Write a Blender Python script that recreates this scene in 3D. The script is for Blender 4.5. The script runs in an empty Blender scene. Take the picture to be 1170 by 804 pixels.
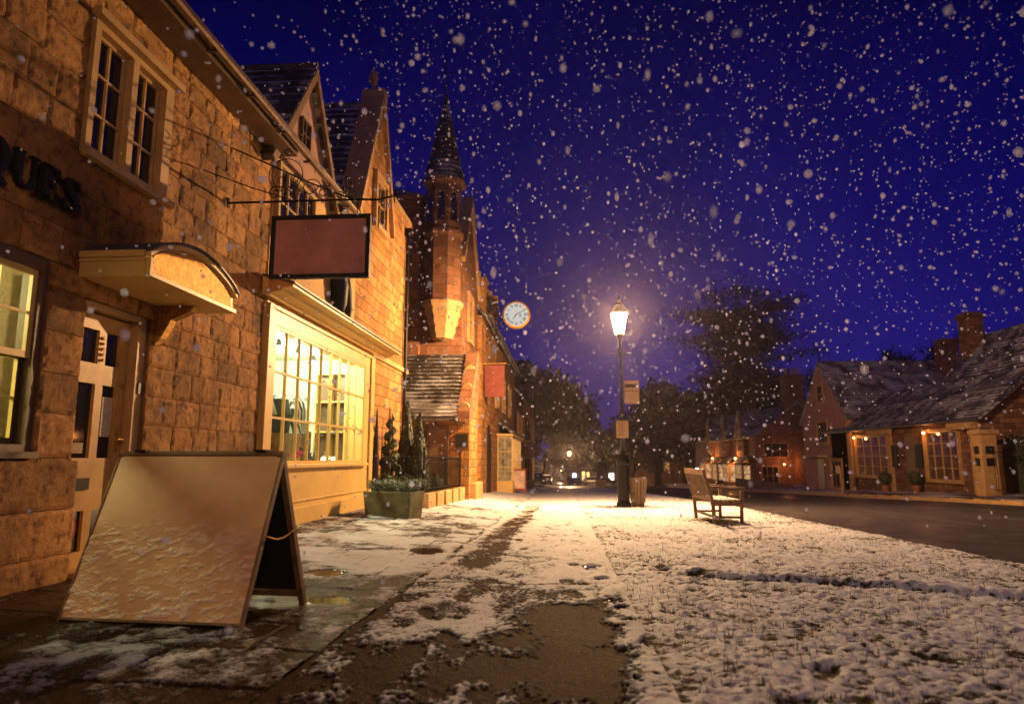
import bpy, bmesh, math, random
import numpy as np
from mathutils import Vector, Matrix
random.seed(7); rng = np.random.default_rng(7)
R = math.radians; PI = math.pi
sc = bpy.context.scene
C = sc.collection

# ---------------------------------------------------------------- camera, sky, exposure
cam = bpy.data.cameras.new('camera'); co = bpy.data.objects.new('camera', cam); C.objects.link(co)
co.location = (0, 0, 0.95)
co.rotation_euler = (R(90 + 8.818), 0, R(4.2025))
cam.sensor_width = 36; cam.lens = 24.0
cam.clip_start = 0.05; cam.clip_end = 3000
cam.dof.use_dof = True; cam.dof.focus_distance = 7.0; cam.dof.aperture_fstop = 1.6
sc.camera = co

w = bpy.data.worlds.new('World'); sc.world = w; w.use_nodes = True
nt = w.node_tree; nt.nodes.clear()
out = nt.nodes.new('ShaderNodeOutputWorld'); bg = nt.nodes.new('ShaderNodeBackground')
sky = nt.nodes.new('ShaderNodeTexSky'); sky.sky_type = 'NISHITA'; sky.sun_disc = False
sky.sun_elevation = R(-4.0); sky.sun_rotation = R(200); sky.air_density = 1.6; sky.ozone_density = 5
hs = nt.nodes.new('ShaderNodeMixRGB'); hs.blend_type = 'MULTIPLY'; hs.inputs[0].default_value = 1
hs.inputs[2].default_value = (0.2, 0.15, 1.0, 1)
nt.links.new(sky.outputs[0], hs.inputs[1])
tcd = nt.nodes.new('ShaderNodeTexCoord'); sxyz = nt.nodes.new('ShaderNodeSeparateXYZ'); nt.links.new(tcd.outputs['Generated'], sxyz.inputs[0])
rp = nt.nodes.new('ShaderNodeValToRGB'); nt.links.new(sxyz.outputs[2], rp.inputs[0]); e_ = rp.color_ramp.elements
for i, (p, c) in enumerate(((0, (.016,.010,.125)), (.14, (.006,.005,.150)), (.32, (.0018,.002,.105)), (.55, (.0006,.0006,.032)))):
    el = e_[i] if i < 2 else e_.new(p)
    el.position = p; el.color = (*c, 1)
ad = nt.nodes.new('ShaderNodeMixRGB'); ad.blend_type = 'ADD'; ad.inputs[0].default_value = 1
cn_ = nt.nodes.new('ShaderNodeTexNoise'); cn_.inputs['Scale'].default_value = 2.6; cn_.inputs['Detail'].default_value = 5; nt.links.new(tcd.outputs['Generated'], cn_.inputs['Vector'])
cr_ = nt.nodes.new('ShaderNodeValToRGB'); cr_.color_ramp.elements[0].position = .32; cr_.color_ramp.elements[0].color = (.62,.62,.70,1); cr_.color_ramp.elements[1].position = .70; cr_.color_ramp.elements[1].color = (2.1,1.7,1.2,1)
nt.links.new(cn_.outputs[0], cr_.inputs[0]); mc_ = nt.nodes.new('ShaderNodeMixRGB'); mc_.blend_type = 'MULTIPLY'; mc_.inputs[0].default_value = 1
nt.links.new(hs.outputs[0], ad.inputs[1]); nt.links.new(rp.outputs[0], ad.inputs[2]); nt.links.new(ad.outputs[0], mc_.inputs[1]); nt.links.new(cr_.outputs[0], mc_.inputs[2]); nt.links.new(mc_.outputs[0], bg.inputs[0])
bg.inputs[1].default_value = 1.0
nt.links.new(bg.outputs[0], out.inputs[0])
sc.view_settings.view_transform = 'Standard'; sc.view_settings.look = 'None'
sc.view_settings.exposure = 0.0; sc.view_settings.gamma = 1
sc.cycles.max_bounces = 5; sc.cycles.transparent_max_bounces = 32
sc.cycles.sample_clamp_indirect = 3.0; sc.cycles.use_light_tree = True
SODIUM = (1.0, 0.56, 0.245)

# ---------------------------------------------------------------- terrain shape and noise
def gz(x, y):
    z = -.019*y if y < 20 else -.38 - .033*(y-20)
    if y > 320: z = -.38 - .033*300
    if x < -1.3: z += .016*max(0, min(y, 20))*min(1, (-1.3-x)/2.7)
    if x > 14.3: z += .05*min(x-14.3, 6)
    return z
gzv = np.vectorize(gz)
def vnoise(x, y, seed=0):
    xi = np.floor(x).astype(np.int64); yi = np.floor(y).astype(np.int64)
    fx = x-xi; fy = y-yi; fx = fx*fx*(3-2*fx); fy = fy*fy*(3-2*fy)
    def h(a, b):
        n = (a*374761393 + b*668265263 + seed*144269) & 0x7fffffff
        n = ((n ^ (n >> 13))*1274126177) & 0x7fffffff
        n = (n ^ (n >> 16)) & 0xffff
        return n/65535.0
    return (h(xi, yi)*(1-fx)+h(xi+1, yi)*fx)*(1-fy) + (h(xi, yi+1)*(1-fx)+h(xi+1, yi+1)*fx)*fy
def fbm(x, y, seed=0, o=4):
    s = 0; a = .5; t = 0
    for i in range(o):
        s = s + a*vnoise(x*2**i+i*17.3, y*2**i-i*9.1, seed+i); t += a; a *= .5
    return s/t
def ss(a, b, x): 
    t = np.clip((x-a)/(b-a), 0, 1); return t*t*(3-2*t)

# ---------------------------------------------------------------- mesh collector
class M:
    def __init__(s, xf=None): s.v = []; s.f = []; s.t = {}; s.uv = {}; s.xf = xf; s.sm = False; s.mark = 0
    def add(s, vs, fs, uvs=None, tone=None):
        b = len(s.v)
        for p in vs: s.v.append(tuple(s.xf(*p)) if s.xf else tuple(p))
        for i, f in enumerate(fs):
            if uvs: s.uv[len(s.f)] = uvs[i]
            s.f.append(tuple(b+k for k in f))
        if tone is not None:
            for k in range(b, len(s.v)): s.t[k] = tone
        return s
    def box(s, x0, x1, y0, y1, z0, z1, tone=None, bev=0):
        if x0 > x1: x0, x1 = x1, x0
        if y0 > y1: y0, y1 = y1, y0
        vs = [(x, y, z) for x in (x0, x1) for y in (y0, y1) for z in (z0, z1)]
        fs = [(0,1,3,2),(4,6,7,5),(0,4,5,1),(2,3,7,6),(0,2,6,4),(1,5,7,3)]
        return s.add(vs, fs, tone=tone)
    def bar(s, p, q, w=.03, d=None, up=(0,0,1)):
        p = Vector(p); q = Vector(q); a = (q-p).normalized(); u = Vector(up)
        if abs(a.dot(u)) > .95: u = Vector((1,0,0))
        r = a.cross(u).normalized(); u = r.cross(a); d = d or w
        vs = [c + r*(w/2*i) + u*(d/2*j) for c in (p, q) for i, j in ((-1,-1),(1,-1),(1,1),(-1,1))]
        return s.add(vs, [(3,2,1,0),(4,5,6,7),(0,1,5,4),(1,2,6,5),(2,3,7,6),(3,0,4,7)])
    def tube(s, pts, r, n=6, closed=False):
        pts = [Vector(p) for p in pts]; rs = r if isinstance(r, (list, tuple)) else [r]*len(pts)
        b = []; L = len(pts)
        ref = Vector((0,0,1))
        for i, p in enumerate(pts):
            if closed: t = pts[(i+1) % L]-pts[i-1]
            else: t = pts[min(i+1, L-1)]-pts[max(i-1, 0)]
            t = t.normalized() if t.length > 1e-9 else Vector((0,0,1))
            u = ref - t*ref.dot(t)
            if u.length < .1: u = Vector((1,0,0)) - t*t.x
            if u.length < .1: u = Vector((0,1,0)) - t*t.y
            u.normalize(); v = t.cross(u); ref = u
            b += [p + (u*math.cos(2*PI*k/n) + v*math.sin(2*PI*k/n))*rs[i] for k in range(n)]
        fs = []
        for i in range(L if closed else L-1):
            j = (i+1) % L
            for k in range(n): fs.append((i*n+k, i*n+(k+1)%n, j*n+(k+1)%n, j*n+k))
        if not closed: fs += [tuple(range(n-1,-1,-1)), tuple((L-1)*n+k for k in range(n))]
        return s.add(b, fs)
    def lathe(s, prof, c=(0,0,0), n=16, ax='z', rot=0):
        vs = []; L = len(prof)
        for r, h in prof:
            for k in range(n):
                a = 2*PI*(k+rot)/n; x, y = r*math.cos(a), r*math.sin(a)
                if ax == 'z': p = (c[0]+x, c[1]+y, c[2]+h)
                elif ax == 'y': p = (c[0]+x, c[1]+h, c[2]+y)
                else: p = (c[0]+h, c[1]+x, c[2]+y)
                vs.append(p)
        fs = [(i*n+k, i*n+(k+1)%n, (i+1)*n+(k+1)%n, (i+1)*n+k) for i in range(L-1) for k in range(n)]
        if prof[0][0] > 1e-4: fs.append(tuple(range(n-1,-1,-1)))
        if prof[-1][0] > 1e-4: fs.append(tuple((L-1)*n+k for k in range(n)))
        return s.add(vs, fs)
    def prism(s, poly, d0, d1, plane='yz'):
        n = len(poly)
        def P(a, b, d): return {'yz': (d, a, b), 'xz': (a, d, b), 'xy': (a, b, d)}[plane]
        vs = [P(a, b, d0) for a, b in poly]+[P(a, b, d1) for a, b in poly]
        fs = [tuple(range(n-1,-1,-1)), tuple(range(n, 2*n))]+[(k, (k+1)%n, n+(k+1)%n, n+k) for k in range(n)]
        return s.add(vs, fs)
    def stroke(s, pts, ws, d0, d1, plane='yz'):
        for i in range(len(pts)-1):
            (a, b), (c, d) = pts[i], pts[i+1]; dx, dy = c-a, d-b; L = math.hypot(dx, dy) or 1
            w0, w1 = (ws[i], ws[i+1]) if isinstance(ws, (list, tuple)) else (ws, ws)
            nx, ny = -dy/L/2, dx/L/2; e = .12
            ax, by = a-dx*e*.0, b
            s.prism([(a+nx*w0, b+ny*w0), (a-nx*w0, b-ny*w0), (c-nx*w1, d-ny*w1), (c+nx*w1, d+ny*w1)], d0+i*1e-4, d1+i*1e-4, plane)
        return s
    def ico(s, c, r, sub=1, sc=(1,1,1), tone=None):
        bm = bmesh.new(); bmesh.ops.create_icosphere(bm, subdivisions=sub, radius=1)
        vs = [(c[0]+v.co.x*r*sc[0], c[1]+v.co.y*r*sc[1], c[2]+v.co.z*r*sc[2]) for v in bm.verts]
        fs = [tuple(v.index for v in f.verts) for f in bm.faces]; bm.free()
        return s.add(vs, fs, tone=tone)
    def build(s, name, mat, parent=None, smooth=False, recalc=True, at=None, bevel=0):
        base = Vector((0,0,0)); q = parent
        while q is not None: base += q.location; q = q.parent
        if parent is None: base = Vector(at) if at else Vector((0,0,0))
        me = bpy.data.meshes.new(name)
        A = np.array(s.v, dtype=float).reshape(-1, 3) - np.array(base)
        me.from_pydata(A.tolist(), [], s.f)
        if recalc and len(s.f) < 60000:
            bm = bmesh.new(); bm.from_mesh(me); bmesh.ops.recalc_face_normals(bm, faces=bm.faces); bm.to_mesh(me); bm.free()
        me.materials.append(mat)
        uvl = me.uv_layers.new(name='UVMap')
        nl = len(me.loops)
        li = np.zeros(nl, np.int32); me.loops.foreach_get('vertex_index', li)
        N = np.zeros(len(me.polygons)*3); me.polygons.foreach_get('normal', N); N = np.abs(N.reshape(-1, 3))
        tot = np.zeros(len(me.polygons), np.int32); me.polygons.foreach_get('loop_total', tot)
        fn = np.repeat(np.argmax(N, axis=1), tot)
        W = (A + np.array(base))[li]
        U = np.where(fn == 0, W[:, 1], W[:, 0]); V = np.where(fn == 2, W[:, 1], W[:, 2])
        uv = np.stack([U, V], 1)
        if s.uv:
            st = np.zeros(len(me.polygons), np.int32); me.polygons.foreach_get('loop_start', st)
            vco = {}
            for fi, cs in s.uv.items():
                m = {vi: c for vi, c in zip(s.f[fi], cs)}
                for k in range(st[fi], st[fi]+tot[fi]): uv[k] = m[int(li[k])]
        uvl.data.foreach_set('uv', uv.ravel())
        if s.t:
            at_ = me.attributes.new('tone', 'FLOAT', 'POINT')
            T = np.full(len(s.v), .5); 
            for k, t in s.t.items(): T[k] = t
            at_.data.foreach_set('value', T)
        if smooth: me.polygons.foreach_set('use_smooth', [True]*len(me.polygons))
        o = bpy.data.objects.new(name, me); C.objects.link(o)
        if parent is not None: o.parent = parent
        else: o.location = base
        if bevel:
            b = o.modifiers.new('bevel', 'BEVEL'); b.width = bevel; b.segments = 2; b.limit_method = 'ANGLE'
        return o
def thing(name, loc, label, cat, group=None, rz=0):
    o = bpy.data.objects.new(name, None); C.objects.link(o); o.location = loc; o.rotation_euler.z = rz
    o.empty_display_size = .2
    o['label'] = label; o['category'] = cat
    if group: o['group'] = group
    return o
def tag(o, label, cat, group=None):
    o['label'] = label; o['category'] = cat
    if group: o['group'] = group
    return o
def kind(o, k, label=None):
    o['kind'] = k
    if label: o['label'] = label
    return o
def copy_tree(o, parent=None):
    c = o.copy(); C.objects.link(c); c.parent = parent
    for ch in list(o.children): copy_tree(ch, c)
    return c

# ---------------------------------------------------------------- materials
def newmat(name):
    m = bpy.data.materials.new(name); m.use_nodes = True; t = m.node_tree
    return m, t, t.nodes['Principled BSDF']
def nd(t, ty, **kw):
    n = t.nodes.new(ty)
    for k, v in kw.items():
        if k.startswith('i_'): n.inputs[k[2:].replace('_', ' ')].default_value = v
        else: setattr(n, k, v)
    return n
def ramp(t, src, stops):
    r = nd(t, 'ShaderNodeValToRGB'); e = r.color_ramp.elements
    while len(e) < len(stops): e.new(.5)
    for i, (p, c) in enumerate(stops): e[i].position = p; e[i].color = (*c, 1) if len(c) == 3 else c
    t.links.new(src, r.inputs[0]); return r.outputs[0]
def mix(t, f, a, b, mode='MIX'):
    m = nd(t, 'ShaderNodeMixRGB', blend_type=mode)
    for s, v in ((0, f), (1, a), (2, b)):
        if isinstance(v, (int, float)): m.inputs[s].default_value = v if s == 0 else (v, v, v, 1)
        elif isinstance(v, tuple): m.inputs[s].default_value = (*v, 1)
        else: t.links.new(v, m.inputs[s])
    return m.outputs[0]
def math_(t, op, a, b=0., c=None):
    m = nd(t, 'ShaderNodeMath', operation=op)
    for s, v in ((0, a), (1, b)) + (((2, c),) if c is not None else ()):
        if isinstance(v, (int, float)): m.inputs[s].default_value = v
        else: t.links.new(v, m.inputs[s])
    return m.outputs[0]
def noise(t, vec, scale, detail=4, rough=.6):
    n = nd(t, 'ShaderNodeTexNoise'); n.inputs['Scale'].default_value = scale
    n.inputs['Detail'].default_value = detail; n.inputs['Roughness'].default_value = rough
    t.links.new(vec, n.inputs['Vector']); return n.outputs[0]
def bump(t, b, h, s=.4, d=.02):
    n = nd(t, 'ShaderNodeBump'); n.inputs['Strength'].default_value = s; n.inputs['Distance'].default_value = d
    t.links.new(h, n.inputs['Height']); t.links.new(n.outputs[0], b.inputs['Normal'])
def geo(t): return nd(t, 'ShaderNodeNewGeometry').outputs['Position']
def uvn(t): return nd(t, 'ShaderNodeUVMap').outputs[0]
def simple(name, col, rough=.6, metal=0, var=.25, scale=6, bs=.25, bd=.004, spec=.4):
    m, t, b = newmat(name); p = geo(t)
    n = noise(t, p, scale, 5)
    c = ramp(t, n, [(.3, tuple(x*(1-var) for x in col)), (.7, tuple(min(1, x*(1+var)) for x in col))])
    t.links.new(c, b.inputs['Base Color']); b.inputs['Roughness'].default_value = rough
    b.inputs['Metallic'].default_value = metal; b.inputs['Specular IOR Level'].default_value = spec
    if bs: bump(t, b, noise(t, p, scale*8, 4), bs, bd)
    return m
def masonry(name, col, bw=.42, bh=.24, mortar=.012, var=.35, bs=.8, rough=.85, mcol=None):
    m, t, b = newmat(name); uv = uvn(t)
    br = nd(t, 'ShaderNodeTexBrick', offset=.5, squash=1.0)
    dis = nd(t, 'ShaderNodeVectorMath', operation='ADD')
    nn = nd(t, 'ShaderNodeTexNoise'); nn.inputs['Scale'].default_value = 1.7; nn.inputs['Detail'].default_value = 3
    t.links.new(uv, nn.inputs['Vector'])
    sc_ = nd(t, 'ShaderNodeVectorMath', operation='SCALE'); sc_.inputs['Scale'].default_value = .07
    t.links.new(nn.outputs['Color'], sc_.inputs[0]); t.links.new(uv, dis.inputs[0]); t.links.new(sc_.outputs[0], dis.inputs[1])
    t.links.new(dis.outputs[0], br.inputs['Vector'])
    br.inputs['Scale'].default_value = 1; br.inputs['Brick Width'].default_value = bw; br.inputs['Row Height'].default_value = bh
    br.inputs['Mortar Size'].default_value = mortar; br.inputs['Mortar Smooth'].default_value = .3
    br.inputs['Color1'].default_value = (*[x*(1-var) for x in col], 1); br.inputs['Color2'].default_value = (*[min(1, x*(1+var)) for x in col], 1)
    br.inputs['Mortar'].default_value = (*(mcol or [x*.4 for x in col]), 1)
    n = noise(t, uv, 3.5, 6, .7); st = ramp(t, n, [(.25, (.45,.42,.40)), (.55, (1,1,1))])
    t.links.new(mix(t, 1.0, br.outputs[0], st, 'MULTIPLY'), b.inputs['Base Color'])
    b.inputs['Roughness'].default_value = rough; b.inputs['Specular IOR Level'].default_value = .25
    h = math_(t, 'MULTIPLY_ADD', br.outputs['Fac'], -1.0, noise(t, uv, 14, 6, .65))
    bump(t, b, h, bs, .025)
    return m
def stone_blocks(name, col):
    m, t, b = newmat(name); p = geo(t)
    a = nd(t, 'ShaderNodeAttribute', attribute_name='tone').outputs['Fac']
    c1 = ramp(t, a, [(0, tuple(x*.66 for x in col)), (.45, col), (.8, (col[0]*1.18, col[1]*1.2, col[2]*1.3)), (1, (col[0]*.95, col[1]*.85, col[2]*.8))])
    n = noise(t, p, 9, 8, .7); st = ramp(t, n, [(.34, (.30,.24,.20)), (.50, (1,1,1)), (.75, (1.15,1.15,1.1))])
    big = ramp(t, noise(t, p, .9, 5, .65), [(.38, (.45,.42,.42)), (.58, (1,1,1))]); c1 = mix(t, 1.0, c1, big, 'MULTIPLY')
    v = nd(t, 'ShaderNodeTexVoronoi'); v.inputs['Scale'].default_value = 22; t.links.new(p, v.inputs['Vector'])
    pit = ramp(t, v.outputs['Distance'], [(.06, (.25,.2,.17)), (.16, (1,1,1))])
    k = ramp(t, noise(t, p, 2.3, 3), [(.5, (0,0,0)), (.62, (1,1,1))])
    col_ = mix(t, 1.0, c1, st, 'MULTIPLY'); col_ = mix(t, k, col_, mix(t, 1.0, col_, pit, 'MULTIPLY'))
    t.links.new(col_, b.inputs['Base Color'])
    b.inputs['Roughness'].default_value = .8; b.inputs['Specular IOR Level'].default_value = .35
    bump(t, b, noise(t, p, 26, 8, .75), .9, .03)
    return m
def roofmat(name, col=(.055,.048,.055), snow=.30, course=.2, tile=.17):
    m, t, b = newmat(name); uv = uvn(t)
    br = nd(t, 'ShaderNodeTexBrick', offset=.5); t.links.new(uv, br.inputs['Vector'])
    br.inputs['Scale'].default_value = 1; br.inputs['Brick Width'].default_value = tile; br.inputs['Row Height'].default_value = course
    br.inputs['Mortar Size'].default_value = .008; br.inputs['Color1'].default_value = (*[x*.6 for x in col], 1)
    br.inputs['Color2'].default_value = (*[x*1.7 for x in col], 1); br.inputs['Mortar'].default_value = (.01,.01,.01,1)
    sep = nd(t, 'ShaderNodeSeparateXYZ'); t.links.new(uv, sep.inputs[0])
    fr = math_(t, 'FRACT', math_(t, 'DIVIDE', sep.outputs[1], course))
    s = math_(t, 'ADD', noise(t, uv, 1.2, 5, .65), math_(t, 'MULTIPLY', fr, .22))
    s = math_(t, 'ADD', s, math_(t, 'MULTIPLY', noise(t, uv, 22, 2), .18))
    k = ramp(t, s, [(.70-snow*.35, (0,0,0)), (.82-snow*.35, (1,1,1))])
    c = mix(t, k, br.outputs[0], (.45,.45,.47))
    t.links.new(c, b.inputs['Base Color']); b.inputs['Roughness'].default_value = .65
    bump(t, b, math_(t, 'ADD', fr, math_(t, 'MULTIPLY', noise(t, uv, 20, 4), .8)), .5, .02)
    return m
def glassmat(name, tint=(.9,.95,.9)):
    m, t, b = newmat(name); t.nodes.remove(b)
    tr = nd(t, 'ShaderNodeBsdfTransparent'); tr.inputs[0].default_value = (*tint, 1)
    gl = nd(t, 'ShaderNodeBsdfGlossy'); gl.inputs['Roughness'].default_value = .03
    fr = nd(t, 'ShaderNodeFresnel'); fr.inputs[0].default_value = 1.45
    mx = nd(t, 'ShaderNodeMixShader'); t.links.new(fr.outputs[0], mx.inputs[0])
    t.links.new(tr.outputs[0], mx.inputs[1]); t.links.new(gl.outputs[0], mx.inputs[2])
    t.links.new(mx.outputs[0], t.nodes['Material Output'].inputs[0]); return m
def emit(name, col, s, trans=0.):
    m, t, b = newmat(name); t.nodes.remove(b)
    e = nd(t, 'ShaderNodeEmission'); e.inputs[0].default_value = (*col, 1); e.inputs[1].default_value = s
    o = e.outputs[0]
    if trans:
        tr = nd(t, 'ShaderNodeBsdfTransparent'); mx = nd(t, 'ShaderNodeMixShader'); mx.inputs[0].default_value = trans
        t.links.new(o, mx.inputs[1]); t.links.new(tr.outputs[0], mx.inputs[2]); o = mx.outputs[0]
    t.links.new(o, t.nodes['Material Output'].inputs[0]); return m
def litwin(name, col, s):
    m, t, b = newmat(name); p = geo(t)
    n = noise(t, p, 3.2, 4); c = ramp(t, n, [(.3, tuple(x*.12 for x in col)), (.62, col)])
    b.inputs['Base Color'].default_value = (.02,.02,.02,1); b.inputs['Roughness'].default_value = .08
    t.links.new(c, b.inputs['Emission Color']); b.inputs['Emission Strength'].default_value = s; return m
def leafmat(name, col, snow=.15):
    m, t, b = newmat(name); p = geo(t)
    n = noise(t, p, 7, 3); c = ramp(t, n, [(.3, tuple(x*.5 for x in col)), (.7, tuple(x*1.5 for x in col))])
    k = ramp(t, noise(t, p, 30, 2), [(.72-snow, (0,0,0)), (.8-snow, (1,1,1))])
    c = mix(t, k, c, (.55,.55,.55)) if snow > .05 else c
    t.links.new(c, b.inputs['Base Color']); b.inputs['Roughness'].default_value = .7; return m

HONEY = (.58,.285,.078)
m_blocks = stone_blocks('honey_stone_blocks', HONEY)
m_core = simple('stone_core', (.20,.13,.07), .9, scale=5, bs=.6, bd=.02)
m_stone = masonry('dressed_honey_stone', (.42,.20,.06))
m_stone2 = masonry('reddish_stone', (.25,.115,.06), .5, .3, .008, .22)
m_stone3 = masonry('far_stone', (.22,.11,.07), .4, .2)
m_dress = simple('stone_dressing', (.46,.28,.12), .8, scale=4, bs=.5, bd=.01)
m_plaster = simple('cream_plaster', (.60,.36,.11), .75, scale=1.6, var=.16, bs=.35)
m_pink = simple('pink_plaster', (.40,.22,.15), .8, scale=1.8, var=.15, bs=.35)
m_cream = simple('cream_paint', (.70,.47,.15), .42, scale=2.4, var=.12, bs=.2)
m_creamd = simple('aged_cream_paint', (.50,.32,.13), .5, scale=3, var=.2, bs=.3)
m_brown = simple('brown_paint', (.12,.07,.035), .5, scale=4, bs=.3)
m_roof = roofmat('stone_slate_with_snow', (.05,.043,.055), .16)
m_roofs = roofmat('slate_heavier_snow', (.05,.042,.06), .08)
m_roofd = roofmat('dark_tile', (.05,.038,.03), -.05, .17)
m_iron = simple('black_iron', (.015,.014,.014), .4, metal=.6, scale=9, bs=.3)
m_lead = simple('lead_sheet', (.09,.09,.10), .5, metal=.3, scale=3)
m_gold = simple('gilded', (.55,.30,.06), .42, metal=.7, scale=22, var=.5, bs=.8, bd=.01)
m_dglass = simple('dark_glass', (.012,.012,.018), .06, scale=2, bs=0, spec=.6)
m_glass = glassmat('clear_glass')
m_wood = simple('weathered_oak', (.20,.11,.055), .6, scale=9, var=.4, bs=.5)
m_black = simple('black_board', (.014,.013,.013), .6, scale=4)
m_snow = simple('settled_snow', (.80,.80,.82), .6, scale=5, var=.04, bs=.5, bd=.02)

# ---------------------------------------------------------------- ground sheets
def sheet(name, mat, xs, ys, zf, attrs=None, k='structure'):
    X, Y = np.meshgrid(xs, ys); Z = zf(X, Y); nx, ny = len(xs), len(ys)
    me = bpy.data.meshes.new(name)
    V = np.stack([X, Y, Z], -1).reshape(-1, 3)
    i = np.arange(nx*ny).reshape(ny, nx)
    F = np.stack([i[:-1,:-1], i[:-1,1:], i[1:,1:], i[1:,:-1]], -1).reshape(-1, 4)
    me.vertices.add(len(V)); me.vertices.foreach_set('co', V.ravel())
    me.loops.add(F.size); me.loops.foreach_set('vertex_index', F.ravel().astype(np.int32))
    me.polygons.add(len(F)); me.polygons.foreach_set('loop_start', np.arange(0, F.size, 4, dtype=np.int32))
    me.update(); me.validate(); me.polygons.foreach_set('use_smooth', [True]*len(F))
    for an, fn in (attrs or {}).items():
        a = me.attributes.new(an, 'FLOAT', 'POINT'); a.data.foreach_set('value', np.clip(fn(X, Y), 0, 1).ravel().astype(np.float32))
    me.materials.append(mat); o = bpy.data.objects.new(name, me); C.objects.link(o); o['kind'] = k
    return o
def gm(name, base_lo, base_hi, wetrough=.35, nscale=30, snowcol=(.78,.77,.78), flag=False):
    m, t, b = newmat(name); p = geo(t)
    sn = nd(t, 'ShaderNodeAttribute', attribute_name='snow').outputs['Fac']
    wt = nd(t, 'ShaderNodeAttribute', attribute_name='wet').outputs['Fac']
    g = noise(t, p, nscale*2.2, 6, .95); base = ramp(t, g, [(.40, base_lo), (.62, base_hi)])
    vo = nd(t, 'ShaderNodeTexVoronoi'); vo.inputs['Scale'].default_value = 85; t.links.new(p, vo.inputs['Vector'])
    sepc = nd(t, 'ShaderNodeSeparateColor'); t.links.new(vo.outputs['Color'], sepc.inputs[0])
    grit = math_(t, 'MULTIPLY', ramp(t, vo.outputs['Distance'], [(.22, (1,1,1)), (.42, (0,0,0))]), ramp(t, sepc.outputs[0], [(.62, (0,0,0)), (.9, (1,1,1))]))
    base = mix(t, grit, base, tuple(min(1, x*4.5) for x in base_hi))
    base = mix(t, 1.0, base, ramp(t, noise(t, p, 2.2, 4), [(.3, (.6,.6,.6)), (.7, (1.2,1.2,1.2))]), 'MULTIPLY')
    f = math_(t, 'ADD', sn, math_(t, 'MULTIPLY', math_(t, 'SUBTRACT', noise(t, p, 55, 5, .75), .5), 1.1))
    f = math_(t, 'ADD', f, math_(t, 'MULTIPLY', math_(t, 'SUBTRACT', noise(t, p, 190, 3, .8), .5), .7))
    k = ramp(t, f, [(.40, (0,0,0)), (.70, (1,1,1))])
    scol = mix(t, ramp(t, noise(t, p, 6, 4), [(.3, (0,0,0)), (.8, (1,1,1))]), snowcol, tuple(x*.72 for x in snowcol))
    t.links.new(mix(t, k, base, scol), b.inputs['Base Color'])
    rg = mix(t, k, wetrough, .62); rg = mix(t, wt, rg, .07)
    t.links.new(rg, b.inputs['Roughness']); b.inputs['Specular IOR Level'].default_value = .04
    h = math_(t, 'ADD', noise(t, p, 60, 5, .7), math_(t, 'MULTIPLY', k, 1.2))
    h = math_(t, 'MULTIPLY', h, math_(t, 'SUBTRACT', 1.0, wt))
    bump(t, b, h, .8, .012)
    return m
def dist_ys(y0, y1, n): return y0*(y1/y0)**(np.arange(n)/(n-1))
m_ground = simple('winter_ground', (.05,.045,.03), .9, scale=1, var=.5, bs=.5)
gy = np.concatenate([np.arange(-60, 0, 10), np.arange(0, 60, 2.), np.arange(60, 330, 10), np.arange(330, 1500, 60)])
gx = np.concatenate([np.arange(-900, -20, 80), np.array([-20,-14,-10,-8,-6,-5,-4,-3,-2,-1.3,0,1,2,3,4,5,7,9,11,13,14.3,16,18,20.3,24]), np.arange(40, 900, 80)])
sheet('ground', m_ground, gx, gy, lambda X, Y: gzv(X, Y)-.06)

m_path = gm('asphalt_footpath', (.009,.0045,.0018), (.062,.025,.008), .75, snowcol=(.74,.76,.82))
m_flag = gm('stone_flags', (.02,.013,.008), (.070,.042,.022), .45, snowcol=(.71,.73,.79))
m_lawn = gm('snowy_grass', (.03,.026,.012), (.10,.075,.035), .8, 40, snowcol=(.75,.77,.86))
m_road = gm('wet_road', (.030,.026,.030), (.085,.072,.075), .5, 30)

steps = [(-.93,4.75,.3),(-.76,5.25,.2),(-.66,4.05,.25),(-.78,3.75,.2),(-.55,3.35,.3),(-1.0,3.35,.2),(-.62,6.1,.2),(-.35,3.0,.2),
         (.10,7.2,.1),(.02,6.1,0),(.08,5.5,.1),(-.02,5.0,-.1),(-.05,4.5,0),(.03,3.9,.1),(.12,8.4,0),(.15,9.6,0),(-.5,8.6,0),(-.62,9.7,0),(.2,11.2,.1),(-.7,11.0,0),(-.3,10.2,0),(.1,12.8,0)]
puds = [(.27,7.05,.09,.22),(.36,5.25,.07,.13),(.40,5.02,.06,.05),(.50,4.05,.09,.16),(.60,3.92,.05,.07),(.33,6.3,.06,.1),(-2.15,6.3,.16,.2),(-1.75,5.1,.20,.14),(-1.6,8.2,.2,.3)]
def footmask(X, Y):
    m = np.zeros_like(X)
    for (fx, fy, a) in steps:
        c, s = math.cos(a), math.sin(a); u = (X-fx)*c+(Y-fy)*s; v = -(X-fx)*s+(Y-fy)*c
        d = (u/.055)**2+((v-.03)/.15)**2; m = np.maximum(m, ss(1.5, .7, d))
    return m
def pudmask(X, Y):
    m = np.zeros_like(X); w_ = fbm(X*14, Y*14, 5, 3)-.5
    for (fx, fy, a, b) in puds: m = np.maximum(m, ss(1.25, .8, ((X-fx)/a)**2+((Y-fy)/b)**2+w_*1.6))
    return m
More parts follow.
